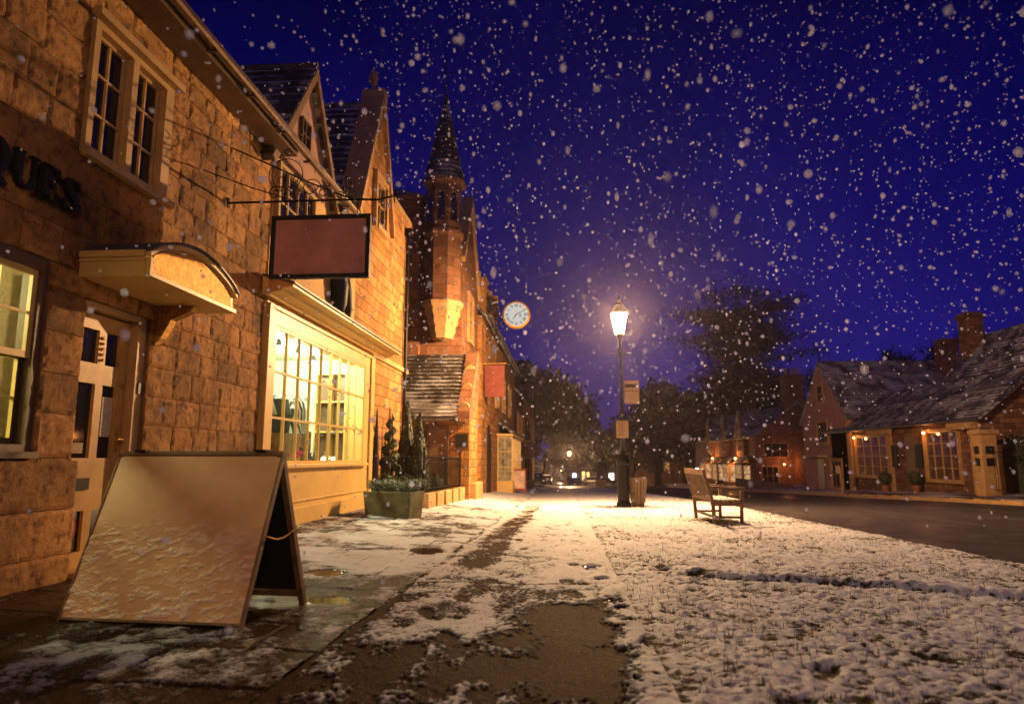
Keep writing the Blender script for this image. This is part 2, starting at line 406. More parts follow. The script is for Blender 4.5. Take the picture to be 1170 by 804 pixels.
def pathsnow(X, Y):
    s = .64 + (fbm(X*1.3, Y*.9, 11, 5)-.5)*1.1 + (fbm(X*7, Y*5, 12, 5)-.5)*1.5 + .5*ss(.16, .42, X+.25*(fbm(X*3, Y*3, 14, 4)-.5))
    s += .25*ss(5.6, 6.6, Y) + .25*ss(8, 12, Y) + (vnoise(X*62, Y*48, 23)-.5)*.80 + (vnoise(X*31, Y*24, 24)-.5)*.35
    ed_ = 1-ss(.18, .40, X+.30*(fbm(X*4, Y*4, 18, 4)-.5))
    s -= .60*np.exp(-(((X-.10)/.55)**2+((Y-3.9)/1.3)**2)**1.5)*ed_
    s -= .25*ss(5.6, 4.0, Y)*ss(-.4, .1, X)*ed_
    s -= .30*np.exp(-(((X+1.15)/.4)**2+((Y-3.0)/.8)**2))
    s -= .10*ss(5.4, 4.6, Y)
    tr = np.abs(X-(-.93+.012*(Y-7)+.12*(fbm(Y*.5, Y*0, 4, 2)-.5)))
    s -= .75*ss(.30, .10, tr)*ss(6.3, 7.4, Y)*ss(24, 16, Y)*(.55+.9*fbm(X*4, Y*.8, 21, 3))
    s -= .5*ss(.05, .02, np.abs(Y-6.0-.03*np.sin(X*6)))   # joint across the path
    s -= .45*ss(.05, .015, np.abs(X+1.27+.03*np.sin(Y*2.3)))*(.5+fbm(Y, X, 33, 3))
    s -= .55*footmask(X, Y)*(.5+fbm(X*9, Y*9, 17, 3)); s -= .9*pudmask(X, Y)
    s -= .35*ss(30, 60, Y)
    return s
def lawnbump(X, Y): return .40*fbm(X*8.5, Y*8.5, 71, 3)+.46*fbm(X*26, Y*26, 72, 4)+.25*fbm(X*1.6, Y*1.6, 73, 2)
def pathz(X, Y):
    s = np.clip(pathsnow(X, Y), 0, 1)
    z = gzv(X, Y) + .004 + .017*ss(.2, .75, s) + .008*(fbm(X*9, Y*9, 8, 4)-.5)*s - .007*footmask(X, Y)*s
    z += .006*(fbm(X*40, Y*40, 9, 3)-.5)
    z += .038*(lawnbump(X, Y)-.35)*ss(.05, .40, X)*np.clip(s*1.5, .3, 1) + .012*(fbm(X*5, Y*5, 19, 4)-.5)*s
    p = pudmask(X, Y); return z*(1-p)+(gzv(X, Y)+.006)*p
ysn = dist_ys(1.9, 70, 900)
sheet('footpath', m_path, np.arange(-1.30, .475, .011), ysn, pathz, {'snow': pathsnow, 'wet': pudmask})
def flagjoint(X, Y):
    r = np.floor(Y/.62); off = (r % 2)*.37
    j = np.minimum(np.abs((Y/.62) % 1 - .5) , .5); jy = (.5-np.abs((Y/.62) % 1-.5))*.62
    jx = (.5-np.abs(((X+off)/.85) % 1-.5))*.85
    return np.maximum(ss(.022, .006, jy), ss(.022, .006, jx))
def flagsnow(X, Y):
    s = .64 + (fbm(X*1.6, Y*1.1, 41, 5)-.5)*1.4 + (fbm(X*7, Y*5, 42, 5)-.5)*1.1
    s += (vnoise(X*50, Y*40, 25)-.5)*.4 + .25*ss(6, 8, Y) - .40*ss(5.3, 4.2, Y) - .35*ss(-3.0, -3.7, X) - .5*np.exp(-(((X+2.6)/.9)**2+((Y-4.9)/.6)**2))
    s += .30*np.exp(-(((X+1.9)/.5)**2+((Y-3.2)/.25)**2)) + .2*np.exp(-(((X+2.1)/.6)**2+((Y-3.55)/.15)**2))
    s -= .4*flagjoint(X, Y); s -= .9*pudmask(X, Y); s -= .35*ss(30, 60, Y); return s
def flagz(X, Y):
    s = np.clip(flagsnow(X, Y), 0, 1); tilt = (fbm(np.floor(X/.85)*3.1, np.floor(Y/.62)*5.3, 77, 1)-.5)
    z = gzv(X, Y) + .006 + .015*ss(.2, .7, s) + .010*(fbm(X*8, Y*8, 48, 4)-.5) - .008*flagjoint(X, Y)*(1-s*.5) + .004*tilt
    p = pudmask(X, Y); return z*(1-p)+(gzv(X, Y)+.008)*p
def flagwet(X, Y): return np.maximum(pudmask(X, Y), .55*ss(.6, .2, flagsnow(X, Y))*ss(6.5, 4.5, Y)*ss(.4, .6, fbm(X*2, Y*2, 50, 3)))
sheet('pavement', m_flag, np.arange(-4.3, -1.295, .014), ysn, flagz, {'snow': flagsnow, 'wet': flagwet})
def rut(X, Y):
    L = 6.75 - (X-.9)*.47 + .09*np.sin(X*3.1) + .10*(fbm(X*2, X*0, 61, 2)-.5)
    return np.exp(-((Y-L)/.09)**2)*ss(.8, 1.4, X)
lawn_steps = [(random.uniform(.7, 4.3), random.uniform(2.5, 11), random.uniform(-1.2, 1.2)) for _ in range(20)]
def lawnlow(X, Y):
    m = rut(X, Y)*.9
    for (fx, fy, a) in lawn_steps:
        c, s = math.cos(a), math.sin(a); u = (X-fx)*c+(Y-fy)*s; v = -(X-fx)*s+(Y-fy)*c
        m = np.maximum(m, ss(1.5, .6, (u/.06)**2+(v/.14)**2))
    return m
def lawnsnow(X, Y):
    s = 1.02 + (lawnbump(X, Y)-.56)*1.9 + (fbm(X*28, Y*28, 74, 3)-.5)*1.5 - .3*fbm(X*2.2, Y*1.4, 79, 4) - .55*lawnlow(X, Y) - .45*ss(.6, .42, X)*fbm(Y*2, X, 75, 3)
    s -= .3*np.exp(-(((X-2.9)/.5)**2+((Y-13.3)/1.1)**2)) + .25*ss(4.2, 4.55, X)
    s -= .9*np.exp(-(((X-2.85)/.25)**2+((Y-13.3)/.9)**2))
    return s
def lawnz(X, Y):
    return gzv(X, Y) + .0 + .065*(lawnbump(X, Y)-.35)*(.58+.42*ss(.45, .8, X)) - .022*lawnlow(X, Y) - .035*rut(X, Y) + .03*np.exp(-((Y-.22-(6.75-(X-.9)*.47+.09*np.sin(X*3.1)))/.12)**2)*ss(.8, 1.4, X) + .016*(fbm(X*30, Y*30, 76, 3)-.5) + .012 + .008*ss(.45, .8, X)*ss(4.65, 4.4, X)
m_lawn_xs = np.arange(.455, 4.66, .014)
sheet('lawn', m_lawn, m_lawn_xs, ysn, lawnz, {'snow': lawnsnow, 'wet': lambda X, Y: X*0})
def roadz(X, Y): return gzv(X, Y) - .045 + .012*(fbm(X*.6, Y*.6, 81, 3)-.5) + .004*(fbm(X*25, Y*25, 82, 2)-.5)
def roadsnow(X, Y): 
    s = .12+(fbm(X*1.5, Y*.25, 83, 5)-.5)*.9 + .35*ss(5.1, 4.6, X) + .6*ss(13.2, 14.2, X)
    s -= .2*ss(.5, .1, np.abs(X-6.3)); return s
sheet('road', m_road, np.concatenate([np.arange(4.6, 9, .05), np.arange(9, 14.35, .15)]), dist_ys(1.2, 320, 420), roadz,
      {'snow': roadsnow, 'wet': lambda X, Y: .45*ss(.55, .7, fbm(X*.8, Y*.4, 84, 3))})
sheet('far_road', m_road, np.arange(-8, 4.7, .4), dist_ys(70, 320, 120), lambda X, Y: gzv(X, Y)-.03,
      {'snow': lambda X, Y: .3+(fbm(X*.5, Y*.2, 86, 4)-.5)*1.2, 'wet': lambda X, Y: .7*ss(.5, .6, fbm(X*.3, Y*.1, 87, 3))})
kb = M()
for i in range(60):
    y0 = 6+i*1.5; kb.box(14.3, 14.45, y0, y0+1.49, gz(14.3, y0)-.2, gz(14.3, y0)+.07)
kind(kb.build('kerb', m_dress), 'structure')
def fpz(X, Y): return gzv(X, Y)+.08+.02*(fbm(X*3, Y*3, 91, 3)-.5)
sheet('far_pavement', m_lawn, np.arange(14.45, 24, .12), dist_ys(6, 120, 300), fpz,
      {'snow': lambda X, Y: .62+(fbm(X*1.5, Y*.3, 92, 5)-.5)*1.5, 'wet': lambda X, Y: X*0})
# grass blades standing out of the snow
g_ = M()
bx = rng.uniform(.5, 4.5, 60000); by = 1.9*(26/1.9)**rng.random(60000)
low = lawnsnow(bx, by) < rng.uniform(.55, 1.1, 60000); bx = bx[low]; by = by[low]
cl = fbm(bx*3, by*3, 95, 3) > .44; bx = bx[cl][:9000]; by = by[cl][:9000]; bzs = lawnz(bx, by)
for x, y, z in zip(bx, by, bzs):
    h = random.uniform(.010, .042)*(1.8 if random.random() < .08 else 1); a = random.uniform(0, 6.28); w_ = .0022; l = random.uniform(.2, .9)*h
    dx, dy = math.cos(a), math.sin(a)
    g_.add([(x-dy*w_, y+dx*w_, z-.01), (x+dy*w_, y-dx*w_, z-.01), (x+dx*l*.4+dy*w_*.7, y+dy*l*.4-dx*w_*.7, z+h*.6), (x+dx*l*.4-dy*w_*.7, y+dy*l*.4+dx*w_*.7, z+h*.6), (x+dx*l, y+dy*l, z+h)],
           [(0,1,2,3), (3,2,4)])
kind(g_.build('grass', simple('winter_grass', (.11,.075,.025), .7, scale=20, bs=0), recalc=False), 'stuff', 'thin winter grass blades poking out of the snowy lawn')

# ---------------------------------------------------------------- building helpers
XP = lambda X0: (lambda a, d, z: (X0+d, a, z))      # wall facing +X
XN = lambda X0: (lambda a, d, z: (X0-d, a, z))      # wall facing -X
YN = lambda Y0: (lambda a, d, z: (a, Y0-d, z))      # wall facing the camera
def window(parent, T, a0, a1, z0, z1, cols=2, rows=2, fm=None, gmat=None, name='window', fw=.06, bw=.025, out=.035, sill=None, pane_d=.006, surround=0, sm=None):
    f = M(T)
    f.box(a0, a0+fw, pane_d*0, out, z0, z1); f.box(a1-fw, a1, 0, out, z0, z1)
    f.box(a0+fw, a1-fw, 0, out, z0, z0+fw); f.box(a0+fw, a1-fw, 0, out, z1-fw, z1)
    for i in range(1, cols):
        a = a0+(a1-a0)*i/cols; f.box(a-bw/2, a+bw/2, 0, out*.7, z0+fw, z1-fw)
    for i in range(1, rows):
        z = z0+(z1-z0)*i/rows; f.box(a0+fw, a1-fw, 0, out*.66, z-bw/2, z+bw/2)
    fo = f.build(name, fm or m_creamd, parent)
    g = M(T); g.add([(a0+fw*.5, pane_d, z0+fw*.5), (a1-fw*.5, pane_d, z0+fw*.5), (a1-fw*.5, pane_d, z1-fw*.5), (a0+fw*.5, pane_d, z1-fw*.5)], [(0,1,2,3)])
    g.build('pane', gmat or m_dglass, fo, recalc=False)
    if surround:
        s = M(T); u = surround; e = out+.05
        s.box(a0-u, a0-.004, 0, e, z0-u, z1+u); s.box(a1+.004, a1+u, 0, e, z0-u, z1+u)
        s.box(a0-.004, a1+.004, 0, e-.003, z1+.004, z1+u); s.box(a0-.004, a1+.004, 0, e+.03, z0-u, z0-.004)
        s.build('surround', sm or m_dress, fo)
    return fo
def holes(m, x0, x1, y0, y1, z0, z1, hs):
    ys = sorted({y0, y1, *[h for a in hs for h in a[:2] if y0 < h < y1]}); zs = sorted({z0, z1, *[h for a in hs for h in a[2:] if z0 < h < z1]})
    for i in range(len(ys)-1):
        for j in range(len(zs)-1):
            cy, cz = (ys[i]+ys[i+1])/2, (zs[j]+zs[j+1])/2
            if any(h[0] < cy < h[1] and h[2] < cz < h[3] for h in hs): continue
            m.box(x0, x1, ys[i], ys[i+1], zs[j], zs[j+1])
def roof(m, e0, e1, r1, r0, course=.2, thick=.10, lift=.022):
    e0, e1, r0, r1 = map(Vector, (e0, e1, r0, r1)); U = (e1-e0).normalized()
    n = (e1-e0).cross(r0-e0+(r1-e1)).normalized()
    if n.z < 0: n = -n
    L = max((r0-e0).length, (r1-e1).length); up = (((r0+r1)/2)-((e0+e1)/2)); up = (up-U*up.dot(U)); H = up.length; up.normalize()
    k = max(2, int(H/course))
    for i in range(k):
        t0, t1 = i/k, (i+1)/k; jit = random.uniform(-.2, .4)*lift
        a, b = e0.lerp(r0, t0), e1.lerp(r1, t0); c, d = e1.lerp(r1, t1), e0.lerp(r0, t1)
        A, B = a+n*(lift+jit), b+n*(lift+jit)
        def uv(p): q = p-e0; return (q.dot(U)+50, q.dot(up)*course*k/H if H else 0)
        m.add([A, B, c, d, a-n*.01, b-n*.01], [(0,1,2,3), (4,5,1,0)], [[uv(a), uv(b), uv(c), uv(d)], [uv(a), uv(b), uv(b), uv(a)]])
    m.add([e0-n*thick, e1-n*thick, r1-n*thick, r0-n*thick, e0, e1, r1, r0], [(0,1,2,3), (0,4,5,1), (1,5,6,2), (2,6,7,3), (3,7,4,0)])
def blocks(m, X0, y0, y1, courses, hs, lmin=.28, lmax=.62, proud=0., jit=.006):
    for z0, z1 in zip(courses[:-1], courses[1:]):
        cz = (z0+z1)/2
        segs = [(y0, y1)]
        for h in hs:
            if h[2] < cz < h[3]:
                ns = []
                for a, b in segs:
                    if h[0] > a: ns.append((a, min(b, h[0])))
                    if h[1] < b: ns.append((max(a, h[1]), b))
                segs = [s for s in ns if s[1]-s[0] > .03]
        for a, b in segs:
            y = a
            while y < b-.01:
                L = random.uniform(lmin, lmax); e = y+L
                if b-e < lmin*.7: e = b
                rock(m, X0+proud+random.uniform(-jit, jit), y+.003, e-.003, z0+.003, z1-.003); y = e
def rock(m, X0, y0, y1, z0, z1):
    ny = max(4, int((y1-y0)/.03)); nz = max(4, int((z1-z0)/.03))
    Y, Z = np.meshgrid(np.linspace(y0, y1, ny+1), np.linspace(z0, z1, nz+1))
    ed = np.minimum(np.minimum(Y-y0, y1-Y), np.minimum(Z-z0, z1-Z))
    n1 = fbm(Y*7+X0*91, Z*7, 3, 4)-.5; n2 = fbm(Y*22, Z*22, 4, 2)-.5
    D = -.011*ss(.012, 0, ed-.006*np.abs(n2)) + .012*n1 + .016*n2
    Yn = Y + np.where((ed < 1e-6), .006*n2, 0); Zn = Z + np.where(ed < 1e-6, .008*n2, 0)
    V = np.stack([X0+D, Yn, Zn], -1); V2 = V.reshape(-1, 3).tolist()
    idx = np.arange((ny+1)*(nz+1)).reshape(nz+1, ny+1)
    F = [tuple(q) for q in np.stack([idx[:-1,:-1], idx[:-1,1:], idx[1:,1:], idx[1:,:-1]], -1).reshape(-1, 4).tolist()]
    ring = list(idx[0,:])+list(idx[1:,-1])+list(idx[-1,:-1][::-1])+list(idx[1:-1,0][::-1]); b = len(V2)
    for r in ring: V2.append([X0-.07, V2[r][1], V2[r][2]])
    K = len(ring)
    F += [(int(ring[i]), b+i, b+(i+1)%K, int(ring[(i+1)%K])) for i in range(K)]
    m.add(V2, F, tone=random.random())
def spiral(c, r0, r1, a0, turns, n=26, plane='xz', y=0):
    return [(c[0]+(r0+(r1-r0)*i/n)*math.cos(a0+turns*2*PI*i/n), y, c[1]+(r0+(r1-r0)*i/n)*math.sin(a0+turns*2*PI*i/n)) for i in range(n+1)]

# ---------------------------------------------------------------- near stone shop
WX = -4.0
st = thing('stone_shop', (WX, 5, 0), 'large honey stone building nearest the camera with dark lettering and an arched door hood', 'building')
W1 = (3.4, 4.97, .95, 2.5); D1 = (5.40, 6.32, -.3, 2.3); W2 = (5.13, 6.33, 3.5, 4.75)
HS = [W1, D1, W2]
cs = [-.2,.22,.58,.95,1.3,1.62,1.95,2.3,2.5,2.8,3.15,3.5,3.8,4.12,4.43,4.75,4.98,5.2]
wm = M(); holes(wm, -4.45, -4.045, -1.5, 8.8, -.3, 5.2, HS); wm.box(-9, -4.45, 8.5, 8.8, -.3, 5.2); wm.build('wall', m_core, st)
bm_ = M(); blocks(bm_, WX-.012, .6, 6.32, cs, HS, .28, .62)
cs2 = [-.2,.12,.42,.70,.98,1.27,1.55,1.84,2.08,2.3,2.56,2.82,3.1,3.34,3.6,3.86,4.12,4.36,4.6,4.82,5.02,5.2]
blocks(bm_, WX-.012, 6.325, 8.8, cs2, [W2], .22, .52, jit=.005)
bm_.build('stonework', m_blocks, st)
pl = M(); blocks(pl, WX+.05, 3.9, 5.40, [-.2,.2,.55,.93], [], .5, .9); pl.build('plinth', m_blocks, st)
# roof, eaves, gutter
rf = M(); roof(rf, (-3.70,-1.5,5.27), (-3.70,8.8,5.27), (-7.6,8.8,9.0), (-7.6,-1.5,9.0)); rf.build('roof', m_roof, st)
ev = M(); ev.box(-3.99, -3.66, -1.5, 8.79, 5.12, 5.16); ev.box(-3.69, -3.655, -1.5, 8.79, 5.163, 5.25); ev.build('eaves_board', m_brown, st)
gt = M(); gp = [(-.065,.0),(-.055,-.04),(-.03,-.062),(0,-.07),(.03,-.062),(.055,-.04),(.065,0),(.058,.006),(0,-.05),(-.058,.006)]
gt.prism([( -3.585+a, 5.23+b) for a, b in gp], -1.5, 11.3, 'xz')
for y in np.arange(0, 11.3, .9): gt.box(-3.66, -3.55, y, y+.03, 5.13, 5.155)
gt.build('gutter', simple('gutter_metal', (.16,.10,.06), .3, metal=.7, scale=8), st)
# lower window: sash set back in the wall
TW = XP(-4.10)
fr = M(TW); y0, y1, z0, z1 = W1
for a, b, c, d in ((y1-.075, y1, z0, z1), (y0, y0+.075, z0, z1), (y0+.075, y1-.075, z1-.1, z1), (y0+.075, y1-.075, z0, z0+.1)): fr.box(a, b, -.1, .05, c, d)
fr.box(y0-.02, y1+.003, .05, .13, z0-.002, z0+.045)
wf = fr.build('window', m_brown, st)
ya, yb, za, zb = y0+.075, y1-.075, z0+.1, z1-.1; zm = (za+zb)/2
for (c, d, dd) in ((zm-.02, zb, .03), (za, zm+.02, -.02)):
    sa = M(TW)
    sa.box(ya, ya+.05, dd-.03, dd, c, d); sa.box(yb-.05, yb, dd-.03, dd, c, d); sa.box(ya+.05, yb-.05, dd-.03, dd, c, c+.05); sa.box(ya+.05, yb-.05, dd-.03, dd, d-.05, d)
    for i in (1, 2): a = ya+(yb-ya)*i/3; sa.box(a-.011, a+.011, dd-.025, dd-.005, c+.05, d-.05)
    m_ = (c+d)/2; sa.box(ya+.05, yb-.05, dd-.025, dd-.006, m_-.011, m_+.011)
    if dd > 0: hn_ = M(TW).prism([(yb-.05, zm+.01), (yb, zm+.01), (yb, zm-.1), (yb-.02, zm-.12), (yb-.045, zm-.07)], .0305, .045).build('sash_horn', m_cream, wf)
    sa.build('sash', m_cream, wf)
pn = M(TW); pn.add([(ya, -.02, za), (yb, -.02, za), (yb, -.02, zb), (ya, -.02, zb)], [(0,1,2,3)]); pn.build('pane', m_glass, wf, recalc=False)
ro = M(); rx0 = -7.2
ro.box(rx0, rx0+.05, 1.6, 5.3, .2, 3.0); ro.box(rx0, -4.46, 5.3, 5.35, .2, 3.0); ro.box(rx0, -4.46, 1.55, 1.6, .2, 3.0); ro.box(rx0, -4.46, 1.6, 5.3, 3.0, 3.05); ro.box(rx0, -4.46, 1.6, 5.3, .15, .2)
ro.build('room', simple('room_plaster', (.66,.64,.40), .8, scale=1.2, var=.06, bs=.1), st)
def plight(name, loc, power, col, r=.06, parent=None):
    l = bpy.data.lights.new(name, 'POINT'); l.energy = power; l.color = col; l.shadow_soft_size = r
    o = bpy.data.objects.new(name, l); C.objects.link(o)
    if parent is not None: o.parent = parent; o.location = Vector(loc)-parent.location
    else: o.location = loc
    return o
# pendant in the lit room
pd = thing('pendant_lamp', (-5.4, 3.6, 2.55), 'glowing white pendant lamp inside the near left window', 'lamp')
p_ = M(); p_.ico((-5.4,3.6,2.62), .11, 2); p_.build('globe', emit('pendant_glow', (1,.93,.55), 6, .5), pd, smooth=True)
M().tube([(-5.4,3.6,2.72),(-5.4,3.6,3.0)], .006).build('flex', m_black, pd)
plight('pendant_bulb', (-5.4,3.6,2.55), 230, (1,.93,.45), .11, pd)
# curtain strip in the window
cu = M(); pts = [(y, -4.42-.02*math.sin(y*60)) for y in np.linspace(4.70, 4.86, 24)]
cu.add([(x, y, z) for z in (1.05, 2.4) for y, x in pts], [(i, i+1, 24+i+1, 24+i) for i in range(23)])
tag(cu.build('curtain', simple('curtain_cloth', (.7,.66,.4), .9), recalc=False), 'narrow pale curtain drawn back inside the near left window', 'curtain')

# upper casement window with timber surround
T2 = XP(-4.10); y0, y1, z0, z1 = W2
su = M(T2)
for a, b, c, d in ((y0, y0+.07, z0, z1), (y1-.13, y1, z0, z1), (y0+.07, y1-.13, z1-.09, z1), (y0+.07, y1-.13, z0, z0+.07), ((y0+y1)/2-.07, (y0+y1)/2+.01, z0+.07, z1-.09)): su.box(a, b, -.1, .12, c, d)
su.box(y0-.06, y1+.06, .12, .20, z1-.03, z1+.04); su.box(y0-.04, y1+.04, .121, .19, z0-.05, z0+.01)
wf = su.build('window', m_creamd, st)
cm = M(T2); ym = (y0+y1)/2
for a0, a1 in ((y0+.07, ym-.07), (ym+.01, y1-.13)):
    c0, c1 = z0+.07, z1-.09
    cm.box(a0, a0+.035, .0, .05, c0, c1); cm.box(a1-.035, a1, .0, .05, c0, c1); cm.box(a0+.035, a1-.035, .0, .05, c0, c0+.04); cm.box(a0+.035, a1-.035, .0, .05, c1-.035, c1)
    am = (a0+a1)/2; cm.box(am-.01, am+.01, .01, .045, c0+.04, c1-.035)
    for k in (1, 2): z = c0+(c1-c0)*k/3; cm.box(a0+.035, a1-.035, .01, .044, z-.011, z+.011)
cm.build('casement', m_creamd, wf)
M(T2).add([(y0+.05, .02, z0+.05), (y1-.1, .02, z0+.05), (y1-.1, .02, z1-.05), (y0+.05, .02, z1-.05)], [(0,1,2,3)]).build('pane', m_dglass, wf, recalc=False)

# door
T3 = XP(-4.17)
dj = M(T3); ya, yb = 5.40, 6.32
dj.box(yb-.13, yb, -.08, .10, -.1, 2.3); dj.box(ya, ya+.04, -.08, .10, -.1, 2.3); dj.box(ya+.04, yb-.13, -.08, .10, 2.24, 2.3)
dj.box(yb-.145, yb-.125, .0, .12, -.1, 2.22)
dj.build('door_frame', m_creamd, st)
dm = M(T3); a0, a1 = ya+.045, yb-.15; ac = a0+(a1-a0)*.50
rails = [(-.02,.16),(.50,.95),(1.60,1.78),(2.08,2.22)]
for c, d in rails: dm.box(a0+.09, a1-.09, -.02, .03, c, d)
dm.box(a0, a0+.09, -.02, .03, -.02, 2.22); dm.box(a1-.12, a1, -.02, .031, -.02, 2.22)
for c, d in ((.16,.50),(.95,1.60),(1.78,2.08)): dm.box(ac-.05, ac+.05, -.02, .03, c, d)
dm.box(a0+.09, a0+.09+.001, -.02, -.01, .1, .2)
door = dm.build('door', simple('door_paint', (.56,.32,.085), .45, scale=4, var=.18, bs=.3), st)
M(T3).add([(a0, .0, .1), (a1, .0, .1), (a1, .0, 2.2), (a0, .0, 2.2)], [(0,1,2,3)]).build('pane', m_dglass, door, recalc=False)
for k in range(5): pass
orn = M(T3)
for k in range(5): orn.ico((ac, .04, 1.82+.05*k), .018, 1, (1.2,.6,1))
orn.build('carved_ornament', m_gold, door)
M(T3).box(ac+.10, ac+.24, .001, .006, 1.14, 1.5).build('notice', simple('paper_notice', (.6,.52,.38), .7, scale=60, var=.5), door)
M(T3).box(ac-.29, ac-.03, .031, .045, .68, .78).build('letter_plate', m_iron, door)
M(T3).box(ac-.26, ac-.10, .001, .006, .99, 1.08).build('sticker', simple('small_sticker', (.3,.2,.1), .6, scale=80, var=.7), door)
M(T3).lathe([(.0,.0),(.11,.0),(.11,.004),(0,.004)], (ac-.19,.002,.36), 20, 'y').build('round_poster', simple('red_poster', (.35,.05,.03), .6, scale=18, var=.6), door)
hd = M(T3); hd.box(a1-.08, a1-.055, .031, .043, 1.0, 1.22); hd.tube([(a1-.067,.04,1.12),(a1-.067,.09,1.12),(a1-.14,.09,1.12)], .01); hd.build('handle', m_gold, door); hd = M(T3); hd.ico((a1-.067,.045,1.62), .02, 1); hd.build('lock', m_gold, door)
M(T3).box(yb-.075, yb-.02, .101, .118, 1.56, 1.66).build('bell_push', m_lead, st)
# step
M().box(-4.2, -3.93, 5.45, 6.31, -.3, .03).build('doorstep', m_dress, st, bevel=.01)
# arched hood above the door
hood = M()
arc = [(5.23+1.52*i/20, 2.63+.23*math.sin(PI*(i/20))**.75*(1-.12*i/20)) for i in range(21)]
hood.prism([(5.24,2.44)]+arc+[(6.75,2.44)], -4.0, -3.43)
ho = hood.build('door_hood', m_cream, st)
tr_ = M(); tr_.box(-3.428, -3.385, 5.24, 6.75, 2.44, 2.475)
for i in range(20):
    (a, b), (c, d) = arc[i], arc[i+1]
    tr_.prism([(a, b-.03), (c, d-.03), (c, d+.012), (a, b+.012)], -3.428, -3.38)
tr_.box(-3.428, -3.384, 5.24, 5.275, 2.475, 2.60); tr_.box(-4.0, -3.43, 5.215, 5.239, 2.60, 2.655); tr_.box(-4.0, -3.43, 5.22, 5.2385, 2.565, 2.585)
tr_.build('moulding', m_gold if False else m_cream, ho)
go = M(); go.prism([(5.29,2.49)]+[(a*.97+.03*6, b-.05) for a, b in arc[1:-1]]+[(6.70,2.49)], -3.427, -3.414); go.build('gilded_panel', m_gold, ho)
ld = M()
for i in range(20):
    (a, b), (c, d) = arc[i], arc[i+1]
    ld.prism([(a, b+.014), (c, d+.014), (c, d+.036), (a, b+.036)], -4.0, -3.36)
ld.build('lead_cover', m_lead, ho)
br = M(); br.prism([(-4.0,2.43),(-3.62,2.43),(-3.66,2.38),(-3.85,2.30),(-3.94,2.12),(-4.0,2.05)], 6.36, 6.46, 'xz'); br.build('bracket', m_gold, ho)
# lettering
def glyph(m, ch, a, z, s, d0, d1):
    tk, tn = .24*s, .08*s; P = lambda x, y: (a+x*s, z+y*s)
    def L(pts, w): m.stroke([P(*p) for p in pts], [x*1.0 for x in w] if isinstance(w, list) else w, d0, d1)
    def arc_(cx, cy, rx, ry, a0, a1, w0, w1, n=14):
        pts = []; ws = []
        for i in range(n+1):
            t = a0+(a1-a0)*i/n; pts.append((cx+rx*math.cos(t), cy+ry*math.sin(t))); ws.append(w0+(w1-w0)*abs(math.cos(t)))
        L(pts, ws)
    if ch == 'A': L([(.05,0),(.40,1)], tn); L([(.40,1),(.75,0)], tk); L([(.18,.36),(.62,.36)], tn); L([(-.05,.02),(.2,.02)], tn*.7); L([(.58,.02),(.92,.02)], tn*.7)
    if ch == 'N': L([(.12,0),(.12,1)], tn); L([(.12,1),(.72,0)], tk); L([(.72,0),(.72,1)], tn); L([(0,.02),(.25,.02)], tn*.7); L([(.6,.98),(.85,.98)], tn*.7)
    if ch == 'T': L([(.38,0),(.38,1)], tk); L([(.02,.96),(.74,.96)], tn); L([(.04,.95),(.04,.72)], tn); L([(.72,.95),(.72,.72)], tn); L([(.2,.02),(.56,.02)], tn*.7)
    if ch == 'I': L([(.2,0),(.2,1)], tk); L([(.02,.02),(.38,.02)], tn*.7); L([(.02,.98),(.38,.98)], tn*.7)
    if ch == 'Q': arc_(.42,.5,.34,.46,0,2*PI,tn,tk,22); L([(.35,.12),(.55,-.05),(.85,-.2)], [tn, tk*.8, tn])
    if ch == 'U': L([(.16,1),(.16,.32)], tk); arc_(.44,.30,.28,.26,PI,2*PI,tn,tk*.75,12); L([(.72,.3),(.72,1)], tn); L([(0,.98),(.34,.98)], tn*.7); L([(.58,.98),(.86,.98)], tn*.7)
    if ch == 'E': L([(.16,0),(.16,1)], tk); L([(0,.98),(.62,.98)], tn); L([(0,.02),(.66,.02)], tn); L([(.2,.52),(.46,.52)], tn); L([(.62,1),(.62,.76)], tn*1.1); L([(.66,0),(.66,.28)], tn*1.1); L([(.46,.64),(.46,.40)], tn)
    if ch == 'S':
        L([(.60,.80),(.50,.94),(.34,.97),(.18,.90),(.14,.74),(.24,.60),(.44,.48),(.60,.34),(.60,.16),(.46,.04),(.28,.02),(.10,.14)], [tn,tn,tn,tk*.6,tk*.85,tk,tk*1.1,tk,tk*.8,tk*.5,tn,tn])
        L([(.62,.98),(.61,.74)], tn*1.1); L([(.08,.30),(.08,0)], tn*1.1)
lt = M(); pos = {'A':(2.70,0),}
x = 5.12
seq = [('A',2.66),('N',2.94),('T',3.22),('I',3.47),('Q',4.17-.55),('U',3.90)]
seq = [('A',2.90),('N',3.16),('T',3.43),('I',3.66),('Q',4.20-.36+.0)]
for ch, a in (('A',3.06),('N',3.32),('T',3.59),('I',3.85),('Q',4.15),('U',4.43),('E',4.70),('S',4.93)):
    lt = M(); glyph(lt, ch, a, 2.93 if ch != 'Q' else 2.94, .27, -3.995, -3.955); lt.build('letter', m_black, st)

